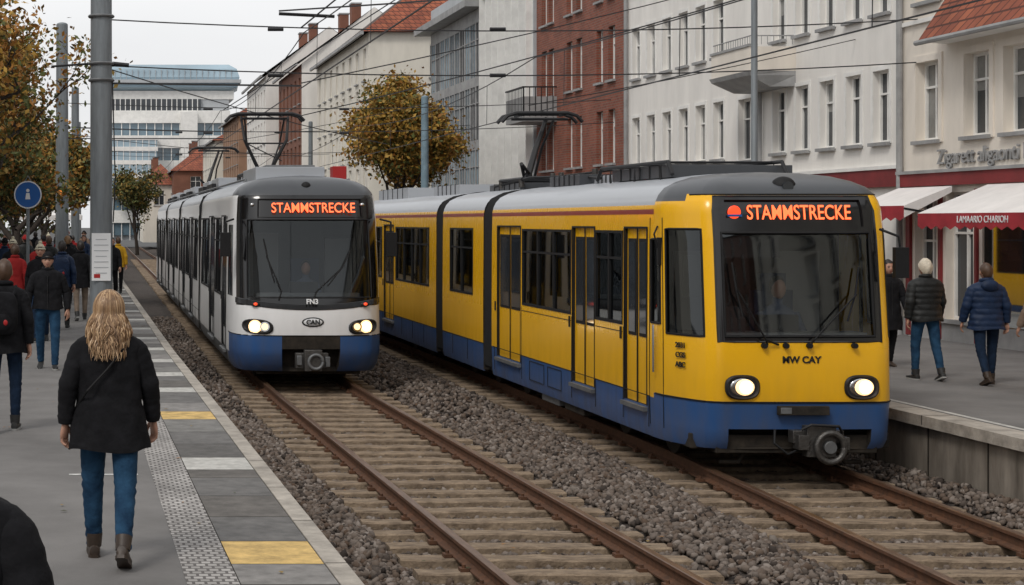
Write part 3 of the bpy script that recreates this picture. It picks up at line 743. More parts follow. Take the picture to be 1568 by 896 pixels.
border(tr,sw,sw.ux(-1.08),sw.ux(1.08),1.50,2.84,.014,'rubber'); border(tr,sw,sw.ux(-.9),sw.ux(.98),2.88,3.20,.01,'rubber')
for q in range(5):
    tr.tube([sw.F(u,1.37-q*.018+.10*(abs(sw.base(u)[0])/1.2)**2)+sw.N(u,1.36)*.003 for u in np.linspace(sw.uy(-1,.5),sw.uy(1,.5),30)],.014,'black',6)
tr.tube([sw.F(u,.85)+sw.N(u,.85)*.002 for u in np.linspace(sw.uy(-1,1.2),sw.uy(1,1.2),30)],.008,'rubber',6)
mb=MB()
for (a,b,ws,ds) in ((10.2,19.4,[(10.7,12.3,2),(14.2,16.2,2),(17.8,19.1,2)],[(12.6,13.9),(16.4,17.6)]),(20,29.2,[(20.5,22.3,2),(24.2,26.2,2),(27.8,28.9,2)],[(22.6,23.9),(26.4,27.6)]),(29.8,39,[(30.5,32.3,2),(34.2,36.2,2),(37.8,38.6,2)],[(32.6,33.9),(36.4,37.6)])):
    midsection(mb,HW,a,b,lw,wband,ws,ds,tr,full=True,zt=2.85,zb=1.45,bodym='white',doorz=(.5,2.9))
mb.obj('rear_bodies',wt,smooth=35)
for y in (9.58,19.38,29.18): bellows(tr,HW,y,y+.64,3.64)
tr.obj('trim',wt,smooth=40)
mb=MB(); mb.box(-1.2,1.2,.9,38.8,.2,.45,'under'); mb.box(-.9,.9,.35,1.0,.16,.6,'under')
for yc in (2.6,9.9,19.7,29.5,36.5): bogie(mb,yc)
mb.obj('underframe',wt,bevel=.01)
mb=MB(); mb.tube([(0,.5,.42),(0,-.05,.42)],.08,'coupler',10); mb.box(-.28,.28,-.12,.02,.30,.56,'coupler'); mb.box(-.14,.16,-.24,-.08,.26,.62,'coupler')
mb.tube([(.05+.12*math.cos(a),-.26,.42+.12*math.sin(a)) for a in np.linspace(0,2*math.pi,18)],.03,'steel',8); mb.box(-.26,-.18,-.2,-.08,.36,.52,'steel'); mb.box(.22,.3,-.2,-.08,.33,.5,'steel')
mb.box(-.6,.6,.1,.3,.60,.66,'dark')
mb.obj('coupler',wt,smooth=35,bevel=.008)
mb=MB()
for s in (-1,1):
    cx=s*.90; rings=[]
    for rr,o in ((1,.03),(1.02,-.02),(.9,-.04),(.85,-.02)):
        rings.append([])
        for a in np.linspace(0,2*math.pi,24,endpoint=False):
            x=cx+rr*.25*math.copysign(abs(math.cos(a))**.8,math.cos(a)); z=1.0+rr*.125*math.copysign(abs(math.sin(a))**.8,math.sin(a))+.08*s*(x-cx)
            u=sw.ux(max(-1.32,min(1.32,x))); p=sw.F(u,z)+sw.N(u,z)*(-o+.0); rings[-1].append(tuple(p))
    mb.loft(rings,'dark')
    for dx,r,mm,mr_ in ((.05,.090,'lamp','lampw'),(-.11,.066,'chrome','chrome')):
        x=cx+dx*(1 if s>0 else -1)*(1 if mm=='lamp' else 1); u=sw.ux(x); p=sw.F(u,1.0); nn=sw.N(u,1.0)
        mb.cyl(p+nn*.0,p+nn*.03,r*1.25,mr_,20); mb.cyl(p+nn*.028,p+nn*.040,r*.85,mm if mm=='lamp' else 'lampw',20)
    x=s*.93; u=sw.ux(x); p=sw.F(u,1.38); nn=sw.N(u,1.38)
    mb.ell(tuple(p+nn*.01),(.09,.05,.045),'dark'); mb.ell(tuple(p+nn*.05),(.035,.03,.026),'redlamp')
    x=s*1.0; u=sw.ux(x); p=sw.F(u,3.1); mb.ell(tuple(p),(.04,.03,.035),'chrome')
pu=lambda x,z,o=.0:tuple(sw.F(sw.ux(x),z)+sw.N(sw.ux(x),z)*o)
mb.tube([pu(-.55,1.45,.03),pu(-.5,1.6,.05),pu(-.75,2.2,.04)],.012,'rubber'); mb.tube([pu(-.8,2.5,.03),pu(-.74,2.2,.04),pu(-.62,1.75,.04)],.012,'rubber')
mb.tube([pu(.05,1.45,.03),pu(.1,1.6,.05),pu(.55,2.0,.04)],.012,'rubber'); mb.tube([pu(.72,2.3,.03),pu(.55,2.0,.04),pu(.3,1.7,.04)],.012,'rubber')
for (rx,rz,m,o) in ((.19,.085,'dark',.012),(.165,.065,'signwhite',.016)):
    mb.ell(pu(.03,1.08,o),(rx,.01,rz),m)
mb.ell((0,.72,3.42),(.09,.08,.09),'rubber')
mb.obj('lamps_and_wipers',wt,smooth=40)
txt('CAN',.11,(.03,-.045,1.08),'txtblack',wt,off=.004,name='emblem_letters'); txt('FN3',.12,(.02,.005,1.43),'signwhite',wt,off=.004,rot=(R(80),0,0),name='fleet_number')
txt('STAMMSTRECKE',.25,(.09,.415,3.04),'led',wt,rot=(R(74),0,0),off=.001,sx=.80,name='destination_text')
mb=MB(); mb.box(-1.53,-1.35,.35,.45,2.2,2.62,'rubber'); mb.box(1.36,1.54,.35,.45,2.2,2.62,'rubber')
mb.tube([(-1.28,.6,2.85),(-1.44,.42,2.8),(-1.44,.4,2.6)],.02,'rubber'); mb.tube([(1.28,.6,2.85),(1.44,.42,2.8),(1.44,.4,2.6)],.02,'rubber')
mb.obj('mirrors',wt,bevel=.03)
mb=MB(); mb.box(-1.2,1.2,1.7,38.8,.4,.5,'interior'); mb.box(-1.0,1.0,.35,.8,.6,1.5,'interior'); mb.box(-1.2,1.2,2.0,2.04,.5,3.2,'interior'); mb.box(-.2,.3,1.25,1.4,1.0,2.15,'seat'); mb.box(-1.0,-.35,1.96,1.998,1.3,2.6,'interior2'); mb.box(.5,1.0,1.96,1.998,1.3,2.5,'interior2')
mb.box(-.9,.9,.45,.75,1.5,1.56,'interior2'); mb.box(-.3,.2,.6,.7,1.56,1.75,'interior')
for y in np.arange(2.6,38,1.0):
    for x in (-.95,.95): mb.box(x-.2,x+.2,y,y+.07,.6,1.6,'seat')
mb.box(-1.1,1.1,2.1,38,3.0,3.05,'interior2')
mb.obj('interior',wt)
driver(wt,.05,1.15,1.2)
mb=MB()
mb.box(-.80,.45,1.6,4.2,3.55,3.80,'roofgrey'); mb.box(-.6,.3,1.8,4.0,3.80,3.84,'steel'); mb.box(.80,1.06,3.0,3.4,3.45,3.86,'redbox')
mb.box(-.6,.6,4.6,6.4,3.6,3.74,'capgrey'); 
for y0 in (11,14.5,21,25,31,35): mb.box(-.8,.8,y0,y0+2.4,3.6,3.86,'roofgrey'); mb.box(-.95,-.85,y0,y0+2,3.5,3.72,'dark')
for s in (-1,1): mb.tube([(s*.95,1.9,3.5),(s*.95,2.0,3.58),(s*.95,38,3.6)],.025,'steel')
mb.obj('roof_equipment',wt,bevel=.03)
pantograph('pantograph',wt,8.0,3.72,5.18,1.72,'cross'); pantograph('pantograph_rear',wt,24.3,3.7,5.18,1.6,'single')

# ------------------------------------------------------------------ overhead line
def pole(name,X,Y,top,r0,r1,m='pole',extra=None,base=.6):
    e=empty(name,(X,Y,base)); mb=MB()
    mb.tube([(0,0,0),(0,0,.03)],r0*1.6,m,20); 
    mb.tube([(0,0,.0),(0,0,.35),(0,0,.36),(0,0,top-base)],[r0*1.15,r0*1.12,r0,r1],m,24)
    mb.ell((0,0,top-base),(r1,r1,r1*.4),m)
    if extra: extra(mb)
    mb.obj('shaft',e,smooth=40); return e
def ex(mb):
    for z in (5.05,4.75,5.9): mb.tube([(.215*math.cos(a),.215*math.sin(a),z) for a in np.linspace(0,2*math.pi,16)],.028,'steel')
    mb.tube([(-.2,0,5.05),(-.9,0,5.0)],.02,'dark'); mb.cyl((.2,0,5.05),(.5,0,5.02),.04,'dark',8)
    mb.tube([(.2,-.05,4.75),(.25,-.12,3.0),(.215,-.1,2.2)],.012,'dark')
p=pole('catenary_pole',0.0,29.4,9.5,.205,.185,extra=ex)
mb=MB(); mb.box(-.17,.17,-.222,-.212,1.15,2.0,'paper')
for k in range(7):
    w=.26 if k%3 else .2; mb.box(-w/2,w/2,-.226,-.2225,1.88-k*.1,1.895-k*.1,'greyclad')
mb.box(-.13,-.02,-.226,-.2225,1.2,1.27,'redbox')
mb.obj('notice_board',p)
def lampx(mb):
    mb.cyl((-.05,-.2,3.1),(-.05,-.3,3.1),.12,'dark',14); mb.cyl((-.05,-.3,3.1),(-.05,-.31,3.1),.09,'orange',14); mb.box(-.35,.1,-.2,-.05,3.2,3.24,'dark')
pole('catenary_pole',-1.15,48,8.6,.2,.17,extra=lampx)
pole('catenary_pole',-1.05,66,8.2,.18,.15); pole('catenary_pole',-1.3,92,8.4,.18,.15)
pole('catenary_pole',12.0,30.0,9.5,.06,.055,'pole')
pole('lamp_post',11.0,55.5,7.05,.14,.12,'poleblue')
pole('catenary_pole',10.9,85,8,.13,.11)
e=empty('overhead_wires',(5,40,5)); mb=MB()
def sag(a,b,s=0,n=10,r=.012):
    a=Vector(a);b=Vector(b); mb.tube([a.lerp(b,t)-Vector((0,0,s*4*t*(1-t))) for t in np.linspace(0,1,n)],r,'wire',4)
for X,Z in ((3.6,5.21),(7.76,4.76)):
    sag((X,-10,Z),(X,160,Z),0,2,.011)
    ys=[-10,29.4,50,75,110,160]
    for a,b in zip(ys,ys[1:]): sag((X+.05,a,Z+1.0),(X+.05,b,Z+1.0),.35,12,.010)
    for y in np.arange(0,110,5.5):
        k=[q for q in range(5) if ys[q]<=y<=ys[q+1]][0]; t=(y-ys[k])/(ys[k+1]-ys[k]); sag((X+.03,y,Z),(X+.04,y,Z+1.0-.35*4*t*(1-t)),0,2,.006)
for y,zz in ((29.4,5.62),(29.4,6.45),(48,6.3),(48,5.6),(66,6.6),(92,6.6),(66,5.7)):
    sag((0 if y<30 else -1.1,y,zz),(15.7,y+2,zz+.25),.22,14,.015)
    for X in (3.0,7.0): mb.cyl((X,y,zz-.18),(X+.28,y,zz-.18),.035,'dark',8)
sag((3.2,29.4,6.6),(15.7,24,7.1),.1,8,.018)
mb.tube([(3.2,29.4,6.55),(4.2,29.4,6.5)],.03,'dark')
sag((3.6,29.4,6.3),(6.8,14,8.6),0,2,.014); sag((3.6,48,6.1),(8.2,36,8.8),0,2,.014)
sag((3.6,29.4,5.3),(15.7,35,8.5),0.1,6,.014); sag((7.7,29.4,4.9),(15.7,34,6.6),.05,6,.012); sag((0,29.4,5.6),(7.7,44,4.9),.1,6,.012)
sag((15.7,22,8),(5,42,5.5),.2,8,.014); sag((-1.1,48,5.4),(7.7,60,5.2),.1,6,.012); sag((3.6,60,5.6),(11.0,55,6.8),.1,6,.012)
sag((0,29.4,5.3),(3.6,29.4,5.25),0,2,.022); sag((3.6,48,5.25),(-1.1,48,5.25),0,2,.022)
mb.obj('wires',e,world=True)

# ------------------------------------------------------------------ buildings
def facade(mb,O,U,N,L,z0,z1,holes,wall,depth=.16,frame='trim',sill=True,panes=('win','win','win','winc'),mull=1,trans=True,fw=.05):
    O=Vector(O);U=Vector(U);N=Vector(N)
    def P(u,v,w): return tuple(O+U*u+N*w+Vector((0,0,v)))
    us=sorted({0,L}|{round(h[0],3) for h in holes}|{round(h[1],3) for h in holes}); vs=sorted({z0,z1}|{round(h[2],3) for h in holes}|{round(h[3],3) for h in holes})
    def fb(u0,u1,v0,v1,w0,w1,m):
        q=[P(u0,v0,w0),P(u1,v0,w0),P(u1,v0,w1),P(u0,v0,w1),P(u0,v1,w0),P(u1,v1,w0),P(u1,v1,w1),P(u0,v1,w1)]
        mb.add(q,[(0,1,2,3),(4,7,6,5),(0,4,5,1),(1,5,6,2),(2,6,7,3),(3,7,4,0)],m)
    for i in range(len(us)-1):
        run=None
        for j in range(len(vs)-1):
            uc=(us[i]+us[i+1])/2; vc=(vs[j]+vs[j+1])/2
            inh=any(h[0]<uc<h[1] and h[2]<vc<h[3] for h in holes)
            if not inh:
                if run is None: run=vs[j]
            if inh or j==len(vs)-2:
                top=vs[j] if inh else vs[j+1]
                if run is not None and top>run: mb.quad(P(us[i],run,0),P(us[i+1],run,0),P(us[i+1],top,0),P(us[i],top,0),wall)
                run=None
    for h in holes:
        a,b,c,d=h[:4]; dp=depth
        mb.quad(P(a,c,0),P(b,c,0),P(b,c,-dp),P(a,c,-dp),wall); mb.quad(P(a,d,0),P(b,d,0),P(b,d,-dp),P(a,d,-dp),wall)
        mb.quad(P(a,c,0),P(a,d,0),P(a,d,-dp),P(a,c,-dp),wall); mb.quad(P(b,c,0),P(b,d,0),P(b,d,-dp),P(b,c,-dp),wall)
        if len(h)>4 and h[4]=='open': continue
        pn=random.choice(panes) if len(h)<5 else h[4]; w=-dp+.002
        if pn=='winc' and random.random()<.5:
            md=c+(d-c)*random.uniform(.3,.6); mb.quad(P(a,c,w),P(b,c,w),P(b,md,w),P(a,md,w),'win'); mb.quad(P(a,md,w),P(b,md,w),P(b,d,w),P(a,d,w),'winc')
        else: mb.quad(P(a,c,w),P(b,c,w),P(b,d,w),P(a,d,w),pn)
        w0,w1=-dp+.004,-dp+.05
        fb(a,a+fw,c,d,w0,w1,frame); fb(b-fw,b,c,d,w0,w1,frame); fb(a+fw,b-fw,c,c+fw,w0,w1,frame); fb(a+fw,b-fw,d-fw,d,w0,w1,frame)
        for k in range(1,mull+1):
            u=a+(b-a)*k/(mull+1); fb(u-fw*.5,u+fw*.5,c+fw,d-fw,w0,w1-.004,frame)
        if trans: v=c+(d-c)*.68; fb(a+fw,b-fw,v-fw*.4,v+fw*.4,w0,w1+.004,frame)
        if sill: fb(a-.06,b+.06,c-.07,c-.001,-.02,.10,'trimg')
    return P,fb
def block(mb,X,y0,y1,z1,wall,roofm='trimg',dX=10,z0=.6):
    mb.quad((X,y0,z0),(X+dX,y0,z0),(X+dX,y0,z1),(X,y0,z1),wall); mb.quad((X,y1,z0),(X+dX,y1,z0),(X+dX,y1,z1),(X,y1,z1),wall)
    mb.quad((X+dX,y0,z0),(X+dX,y1,z0),(X+dX,y1,z1),(X+dX,y0,z1),wall); mb.quad((X+.0,y0,z1),(X+dX,y0,z1),(X+dX,y1,z1),(X,y1,z1),roofm)
XF=15.7
e=empty('beige_shop_building',(XF,26,.6)); mb=MB(); y0=16; y1=32.0
hs=[]
for zc in (4.35,7.0,9.6):
    for d in (31.0,29.25,27.95,26.4,24.9,23.4,21.9,20.4,18.9,17.4): hs.append((d-.42-y0,d+.42-y0,zc,zc+1.5))
hs+=[(29.4-y0,30.35-y0,1.0,3.35,'win'),(25.0-y0,29.1-y0,.75,3.35,'open'),(20.0-y0,24.4-y0,.75,3.35,'open'),(30.7-y0,31.5-y0,.62,3.3,'win')]
P_,fb=facade(mb,(XF,y0,0),(0,1,0),(-1,0,0),y1-y0,.6,13,hs,'wallb',depth=.2,fw=.055)
block(mb,XF,y0,y1,13,'wallb')
fb(0,y1-y0,3.48,3.72,.003,.10,'redband'); fb(0,y1-y0,6.6,6.68,.002,.06,'trim'); fb(0,y1-y0,3.72,3.78,.002,.14,'trimg'); fb(0,y1-y0,.6,.95,.002,.03,'trimg')
for h in hs[:30]: 
    for q in ((h[0]-.13,h[0]-.002,h[2]-.05,h[3]+.13),(h[1]+.002,h[1]+.13,h[2]-.05,h[3]+.13),(h[0]-.002,h[1]+.002,h[3]+.002,h[3]+.13)): fb(*q,.001,.03,'wallb')
mb.obj('walls_and_windows',e,world=True)
mb=MB()
mb.quad((XF-.55,16,6.15),(XF-.55,30.3,6.15),(XF,30.3,7.0),(XF,16,7.0),'tile'); mb.quad((XF-.55,16,6.15),(XF-.55,30.3,6.15),(XF,30.3,6.1),(XF,16,6.1),'trim'); mb.add([(XF-.55,30.3,6.15),(XF,30.3,7.0),(XF,30.3,6.1)],[(0,1,2)],'tile')
mb.tube([(XF-.56,16,6.12),(XF-.56,30.35,6.12)],.05,'trimg',8)
mb.obj('pent_roof',e,world=True)
mb=MB()
mb.tube([(XF-.08,31.95,.6),(XF-.08,31.95,13)],.06,'trimg',10)
mb.obj('drainpipe',e,world=True)
mb=MB()
mb.quad((XF+2.6,16.2,.62),(XF+2.6,31.8,.62),(XF+2.6,31.8,3.4),(XF+2.6,16.2,3.4),'wallglow'); mb.quad((XF+.25,16.2,3.4),(XF+2.6,16.2,3.4),(XF+2.6,31.8,3.4),(XF+.25,31.8,3.4),'interior2'); mb.quad((XF+.25,16.2,.63),(XF+2.6,16.2,.63),(XF+2.6,31.8,.63),(XF+.25,31.8,.63),'interior')
for y in (16.2,24.7,29.15): mb.box(XF+.25,XF+2.6,y,y+.1,.62,3.4,'wallglow')
for y in np.arange(20.3,28.4,1.1):
    for z in (1.2,1.7,2.2,2.7): mb.box(XF+2.2,XF+2.58,y,y+1.0,z,z+.04,'brown')
    for z in (1.24,1.74,2.24):
        for k in range(6): mb.box(XF+2.25,XF+2.5,y+.08+k*.15,y+.16+k*.15,z,z+random.uniform(.12,.3),random.choice(['redbox','paper','coatyel','coatnavy','coattan']))
for y in (21,22,23,24,25.6,26.4,27.2,28,28.7): mb.box(XF+.8,XF+1.5,y,y+.15,3.32,3.38,'shoplight')
for z in (1.2,1.75,2.3,2.85): mb.box(XF+.5,XF+2.4,29.0,29.148,z,z+.04,'brown'); 
for z in (1.24,1.79,2.34):
    for k in range(9): mb.box(XF+.6+k*.2,XF+.72+k*.2,28.98,29.12,z,z+random.uniform(.15,.4),random.choice(['redbox','paper','coatyel','coattan','awnr']))
mb.box(XF+.5,XF+1.0,25.6,28.2,.63,1.5,'brown')
for a,b in ((25.0,29.1),(20,24.4)):
    mb.quad((XF+.1,a,.75),(XF+.1,b,.75),(XF+.1,b,3.35),(XF+.1,a,3.35),'glassshop')
    for y in (a,(a*2+b)/3,(a+2*b)/3,b): mb.box(XF+.04,XF+.13,y-.03,y+.03,.75,3.35,'dark')
mb.box(XF-.05,XF-.004,30.45,30.55,.62,3.46,'redband'); mb.box(XF-.06,XF-.004,31.6,31.75,.62,3.46,'redband'); mb.box(XF-.05,XF-.004,29.2,29.28,.62,3.4,'redband')
mb.obj('shop_front',e,world=True)
def awning(ya,yb,zt,zb,out,par):
    mb=MB(); mb.quad((XF-.12,ya,zt),(XF-.12,yb,zt),(XF-out,yb,zb),(XF-out,ya,zb),'awnw')
    mb.quad((XF-.12,ya,zt-.04),(XF-.12,yb,zt-.04),(XF-out+.02,yb,zb-.03),(XF-out+.02,ya,zb-.03),'awnr')
    mb.quad((XF-out,ya,zb),(XF-out,yb,zb),(XF-out,yb,zb-.22),(XF-out,ya,zb-.22),'awnr')
    n=int((yb-ya)/.3)
    for k in range(n):
        a=ya+(yb-ya)*k/n; b=ya+(yb-ya)*(k+1)/n; mb.add([(XF-out,a,zb-.22),(XF-out,b,zb-.22),(XF-out,(a+b)/2,zb-.28)],[(0,1,2)],'awnr')
    for y in (ya,yb):
        mb.add([(XF-.12,y,zt),(XF-out,y,zb),(XF-out,y,zb-.22),(XF-.12,y,zb+.25)],[(0,1,2,3)],'awnw'); mb.tube([(XF-.1,y,zb-.2),(XF-out,y,zb-.05)],.02,'dark')
    mb.obj('awning',par,world=True)
awning(24.6,28.7,3.46,2.95,1.35,e); awning(29.9,31.9,3.46,3.10,1.0,e); awning(19.5,24.2,3.46,2.95,1.35,e)
txt('LAMAARIO CHARIOH',.16,(XF-1.355,26.6,2.84),'signwhite',e,rot=(R(90),0,R(-90)),name='awning_lettering',world=True)
txt('Zigarett aligaonti Lotto',.40,(XF-.03,30.6,4.0),'trimg',e,rot=(R(90),0,R(-90)),name='shop_lettering',world=True,align='LEFT',ext=.02,off=0)
e=empty('white_apartment_building',(XF,40,.6)); mb=MB(); y0=32.0;y1=48.8
hs=[]
for zc in (4.4,7.0,9.6):
    for d in (32.85,34.05,35.3,36.55,37.8,41.5,42.75,44.0,45.3,46.6,47.9): hs.append((d-.34-y0,d+.34-y0,zc,zc+1.45))
    if zc>7.5 or zc<5: hs.append((39.4-y0,40.2-y0,zc-.1,zc+1.4))
for d in (33.2,36,39,42,45): hs.append((d-y0,d+1.6-y0,1.0,3.2))
P_,fb=facade(mb,(XF,y0,0),(0,1,0),(-1,0,0),y1-y0,.6,13.5,hs,'wallw',depth=.17,mull=1)
block(mb,XF+.02,y0+.01,y1,13.5,'wallw')
fb(0,y1-y0,3.5,3.85,.002,.09,'redband'); fb(0,y1-y0,3.85,3.92,.002,.12,'trim')
for h in hs[:-5]:
    for q in ((h[0]-.09,h[0]-.002,h[2]-.03,h[3]+.09),(h[1]+.002,h[1]+.09,h[2]-.03,h[3]+.09),(h[0]-.002,h[1]+.002,h[3]+.002,h[3]+.09)): fb(*q,.001,.022,'trim')
mb.obj('walls_and_windows',e,world=True)
mb=MB()
ya,yb=36.9,39.2; xo=XF-1.05; zo=-.28
mb.loft([[(XF,ya,6.15+zo),(XF,yb,6.15+zo),(xo+.5,yb-.1,6.15+zo),(xo+.5,ya+.1,6.15+zo)],[(XF,ya,6.4+zo),(XF,yb,6.4+zo),(xo,yb,6.4+zo),(xo,ya,6.4+zo)],[(XF,ya,6.5+zo),(XF,yb,6.5+zo),(xo-.04,yb+.04,6.5+zo),(xo-.04,ya-.04,6.5+zo)]],'trimg')
mb.box(xo,xo+.1,ya,yb,6.5+zo,7.05+zo,'wallb'); mb.box(xo+.1,XF-.002,ya,ya+.1,6.5+zo,7.05+zo,'wallb'); mb.box(xo+.1,XF-.002,yb-.1,yb,6.5+zo,7.05+zo,'wallb')
mb.box(xo-.03,xo+.13,ya-.03,yb+.03,7.052+zo,7.11+zo,'trimg')
for y in np.arange(ya+.1,yb,.14): mb.tube([(xo+.05,y,7.1+zo),(xo+.05,y,7.3+zo)],.008,'trimg',4)
for x in np.arange(xo+.15,XF,.14): mb.tube([(x,ya+.05,7.1+zo),(x,ya+.05,7.3+zo)],.008,'trimg',4)
mb.tube([(XF,ya+.05,7.3+zo),(xo+.05,ya+.05,7.3+zo),(xo+.05,yb,7.3+zo)],.015,'trimg')
mb.obj('balcony',e,world=True)
mb=MB(); mb.tube([(XF-.09,48.6,.6),(XF-.09,48.6,13.5)],.06,'trimg',8); mb.tube([(XF-.09,38.7,.6),(XF-.09,38.7,5.9)],.05,'trimg',8); mb.obj('drainpipe',e,world=True)
e=empty('brick_building',(XF,53,.6)); mb=MB(); y0=48.8;y1=58.5
hs=[]
for zc in (4.6,7.15,9.7):
    for d in (49.9,51.1,53.3,54.4,56.6,57.5): hs.append((d-.33-y0,d+.33-y0,zc,zc+1.65))
P_,fb=facade(mb,(XF-.1,y0,0),(0,1,0),(-1,0,0),y1-y0,.6,14.5,hs,'brick',depth=.2,mull=0,panes=('win','win','winc'))
block(mb,XF-.1,y0,y1,14.5,'brick'); fb(0,y1-y0,3.6,3.8,.003,.08,'trimg')
mb.obj('walls_and_windows',e,world=True)
mb=MB(); ya,yb=55.9,58.3; xo=XF-1.25
mb.box(xo,XF-.1,ya,yb,6.25,6.42,'trimg'); mb.box(xo,xo+.04,ya,yb,6.42,7.1,'trimg'); mb.box(xo,XF-.1,ya,ya+.04,6.42,7.1,'trimg')
for y in np.arange(ya,yb,.2): mb.box(xo-.012,xo,y,y+.03,6.42,7.4,'dark')
for x in np.arange(xo,XF-.1,.2): mb.box(x,x+.03,ya-.012,ya,6.42,7.4,'dark')
mb.box(xo-.03,xo+.07,ya-.02,yb,7.402,7.45,'dark'); mb.box(xo,XF-.1,ya-.02,ya+.03,7.402,7.45,'dark'); mb.obj('balcony',e,world=True)
e=empty('office_building',(XF,67,.6)); mb=MB(); y0=58.5; y1=66
hs=[]
for zc in (3.8,6.6,9.4):
    for k in range(7): hs.append((.35+k*1.03,.35+k*1.03+.6,zc,zc+2.2))
P_,fb=facade(mb,(XF-.2,y0,0),(0,1,0),(-1,0,0),y1-y0,.6,13.5,hs,'greyclad',depth=.3,frame='trimg',sill=False,mull=0,panes=('winb','win','winc'))
block(mb,XF-.2,y0,y1,13.5,'greyclad')
for k in range(8): fb(.12+k*1.03,.20+k*1.03,3.6,13.3,.002,.25,'trim')
y0=66;y1=76; hs=[]
for zc in (.8,3.5,6.1,8.7):
    for k in range(10): hs.append((.05+k*1.0,.95+k*1.0,zc,zc+2.3))
P_,fb=facade(mb,(XF-.35,y0,0),(0,1,0),(-1,0,0),y1-y0,.6,11.5,hs,'trimg',depth=.05,frame='trimg',sill=False,mull=1,panes=('winb','winb','winb2','win'))
block(mb,XF-.35,y0,y1,11.5,'greyclad'); 
mb.box(XF-1.0,XF+10,66,76.8,11.52,11.8,'trimg'); mb.box(XF-.35,XF+9,60,76,11.8,12.6,'greyclad')
fb(0,10,3.2,3.45,.002,.3,'greyclad')
mb.obj('walls_and_windows',e,world=True)
def house(name,X,y0,y1,ze,wall,rows,nwin,roof='tilebr',zr=3.2,dX=9,endwin=True,frame='trim',hip=True,endwall=None,wh=1.6,ww=.9,both=False):
    e=empty(name,(X,(y0+y1)/2,.6)); mb=MB(); L=y1-y0; hs=[]
    for r in range(rows):
        zc=3.9+r*(ze-4.2)/rows
        for k in range(nwin):
            c=(k+.5)*L/nwin; hs.append((c-ww/2,c+ww/2,zc,zc+wh))
    facade(mb,(X,y0,0),(0,1,0),(-1,0,0),L,.6,ze,hs,wall,frame=frame)
    if both: facade(mb,(X+dX,y0,0),(0,1,0),(1,0,0),L,.6,ze,hs,wall,frame=frame)
    h2=[(dX*.30,dX*.30+1.1,ze-2.2,ze-.6)] if endwin else []
    facade(mb,(X,y0,0),(1,0,0),(0,-1,0),dX,.6,ze,h2,endwall or wall,frame=frame)
    mb.quad((X,y1,.6),(X+dX,y1,.6),(X+dX,y1,ze),(X,y1,ze),wall)
    if not both: mb.quad((X+dX,y0,.6),(X+dX,y1,.6),(X+dX,y1,ze),(X+dX,y0,ze),wall)
    o=.35; xm=X+dX/2; s=3.2 if hip else 0
    a,b,c,d=(X-o,y0-o,ze),(X+dX+o,y0-o,ze),(X+dX+o,y1+o,ze),(X-o,y1+o,ze); r0,r1=(xm,y0+s,ze+zr),(xm,y1-s,ze+zr)
    mb.quad(a,d,r1,r0,roof); mb.quad(b,c,r1,r0,roof)
    if hip: mb.add([a,b,r0],[(0,1,2)],'tile' if roof!='trimg' else roof); mb.add([d,c,r1],[(0,1,2)],roof)
    else: mb.add([(X,y0,ze),(X+dX,y0,ze),r0],[(0,1,2)],endwall or wall); mb.add([(X,y1,ze),(X+dX,y1,ze),r1],[(0,1,2)],wall)
    mb.box(X-o-.08,X-o+.05,y0-o,y1+o,ze-.14,ze+.02,'trimg')
    mb.obj('walls_roof_windows',e,world=True)
    mb=MB()
    for k in range(2):
        yy=y0+L*(.3+.4*k); mb.box(xm-.8,xm-.2,yy,yy+.9,ze+zr*.4,ze+zr+.7,'brown')
        mb.box(xm-.85,xm-.15,yy-.05,yy+.95,ze+zr+.7,ze+zr+.8,'trimg')
    mb.obj('chimneys',e,world=True)
house('cream_house',13.1,80,99,12.1,'wallc',4,8,'tilebr',4.2,dX=10)
house('white_gabled_house',12.4,101,114,12.6,'brown',4,6,'tilebr',3.5,endwall='wallw',hip=False,endwin=False)
house('terraced_house',11.7,116,131,13.2,'wallw',4,7,'tilebr',3.5,hip=False)
house('terraced_house',11.2,133,150,11.5,'rust',4,7,'tilebr',3.0,endwin=False)
house('terraced_house',10.6,152,170,10.4,'wallc',3,7,'tilebr',2.5)
house('terraced_house',7.6,172,186,8.2,'brown',2,5,'tilebr',2.6,dX=6)
house('terraced_house',4.5,176,190,6.8,'wallc',2,5,'tile',2.4,dX=4)
for i,(yy,w,h) in enumerate(((40,'wallc',11),(62,'wallb',12),(85,'wallw',11),(110,'wallc',12),(140,'wallb',11),(5,'wallw',12),(-18,'wallc',12))):
    house('terraced_house',-24,yy-8,yy+10,h,w,4,7,'tilebr',3,dX=9,both=True)
# unseen houses behind the viewer, added so the tram glass reflects a skyline
house('terraced_house',15.9,-6,15.2,12,'wallc',4,8,'tilebr',3); house('terraced_house',15.7,-30,-7,13,'brown',4,8,'tilebr',3); house('terraced_house',-8,-78,-66,13,'wallw',4,5,'tilebr',4,dX=12,both=True); house('terraced_house',6,-76,-64,15,'rust',4,5,'tilebr',4,dX=11,both=True); house('terraced_house',19,-74,-60,12,'wallb',4,5,'tilebr',4,dX=12)
e=empty('modern_office_complex',(9,200,.6)); mb=MB(); Y=196
def bandb(x0,x1,z0,z1,m,y=Y,d=14): mb.box(x0,x1,y,y+d,z0,z1,m)
bandb(1.0,15.4,.6,18.6,'greyclad',Y+1.0)
for z in (1.2,4.2,7.2,10.2,13.2): 
    bandb(1.2,15.2,z,z+1.5,'winb',Y+.6,.5); bandb(.8,15.5,z+1.5,z+3.0,'trim',Y+.2,1.0)
for k in range(14): mb.box(1.4+k*1.0,1.5+k*1.0,Y+.4,Y+.62,.6,15.5,'trim')
bandb(.8,12.0,16.2,17.6,'win',Y+.5,.5)
for k in range(18): mb.box(1.0+k*.62,1.1+k*.62,Y+.4,Y+.5,16.2,17.6,'trim')
rings=[]
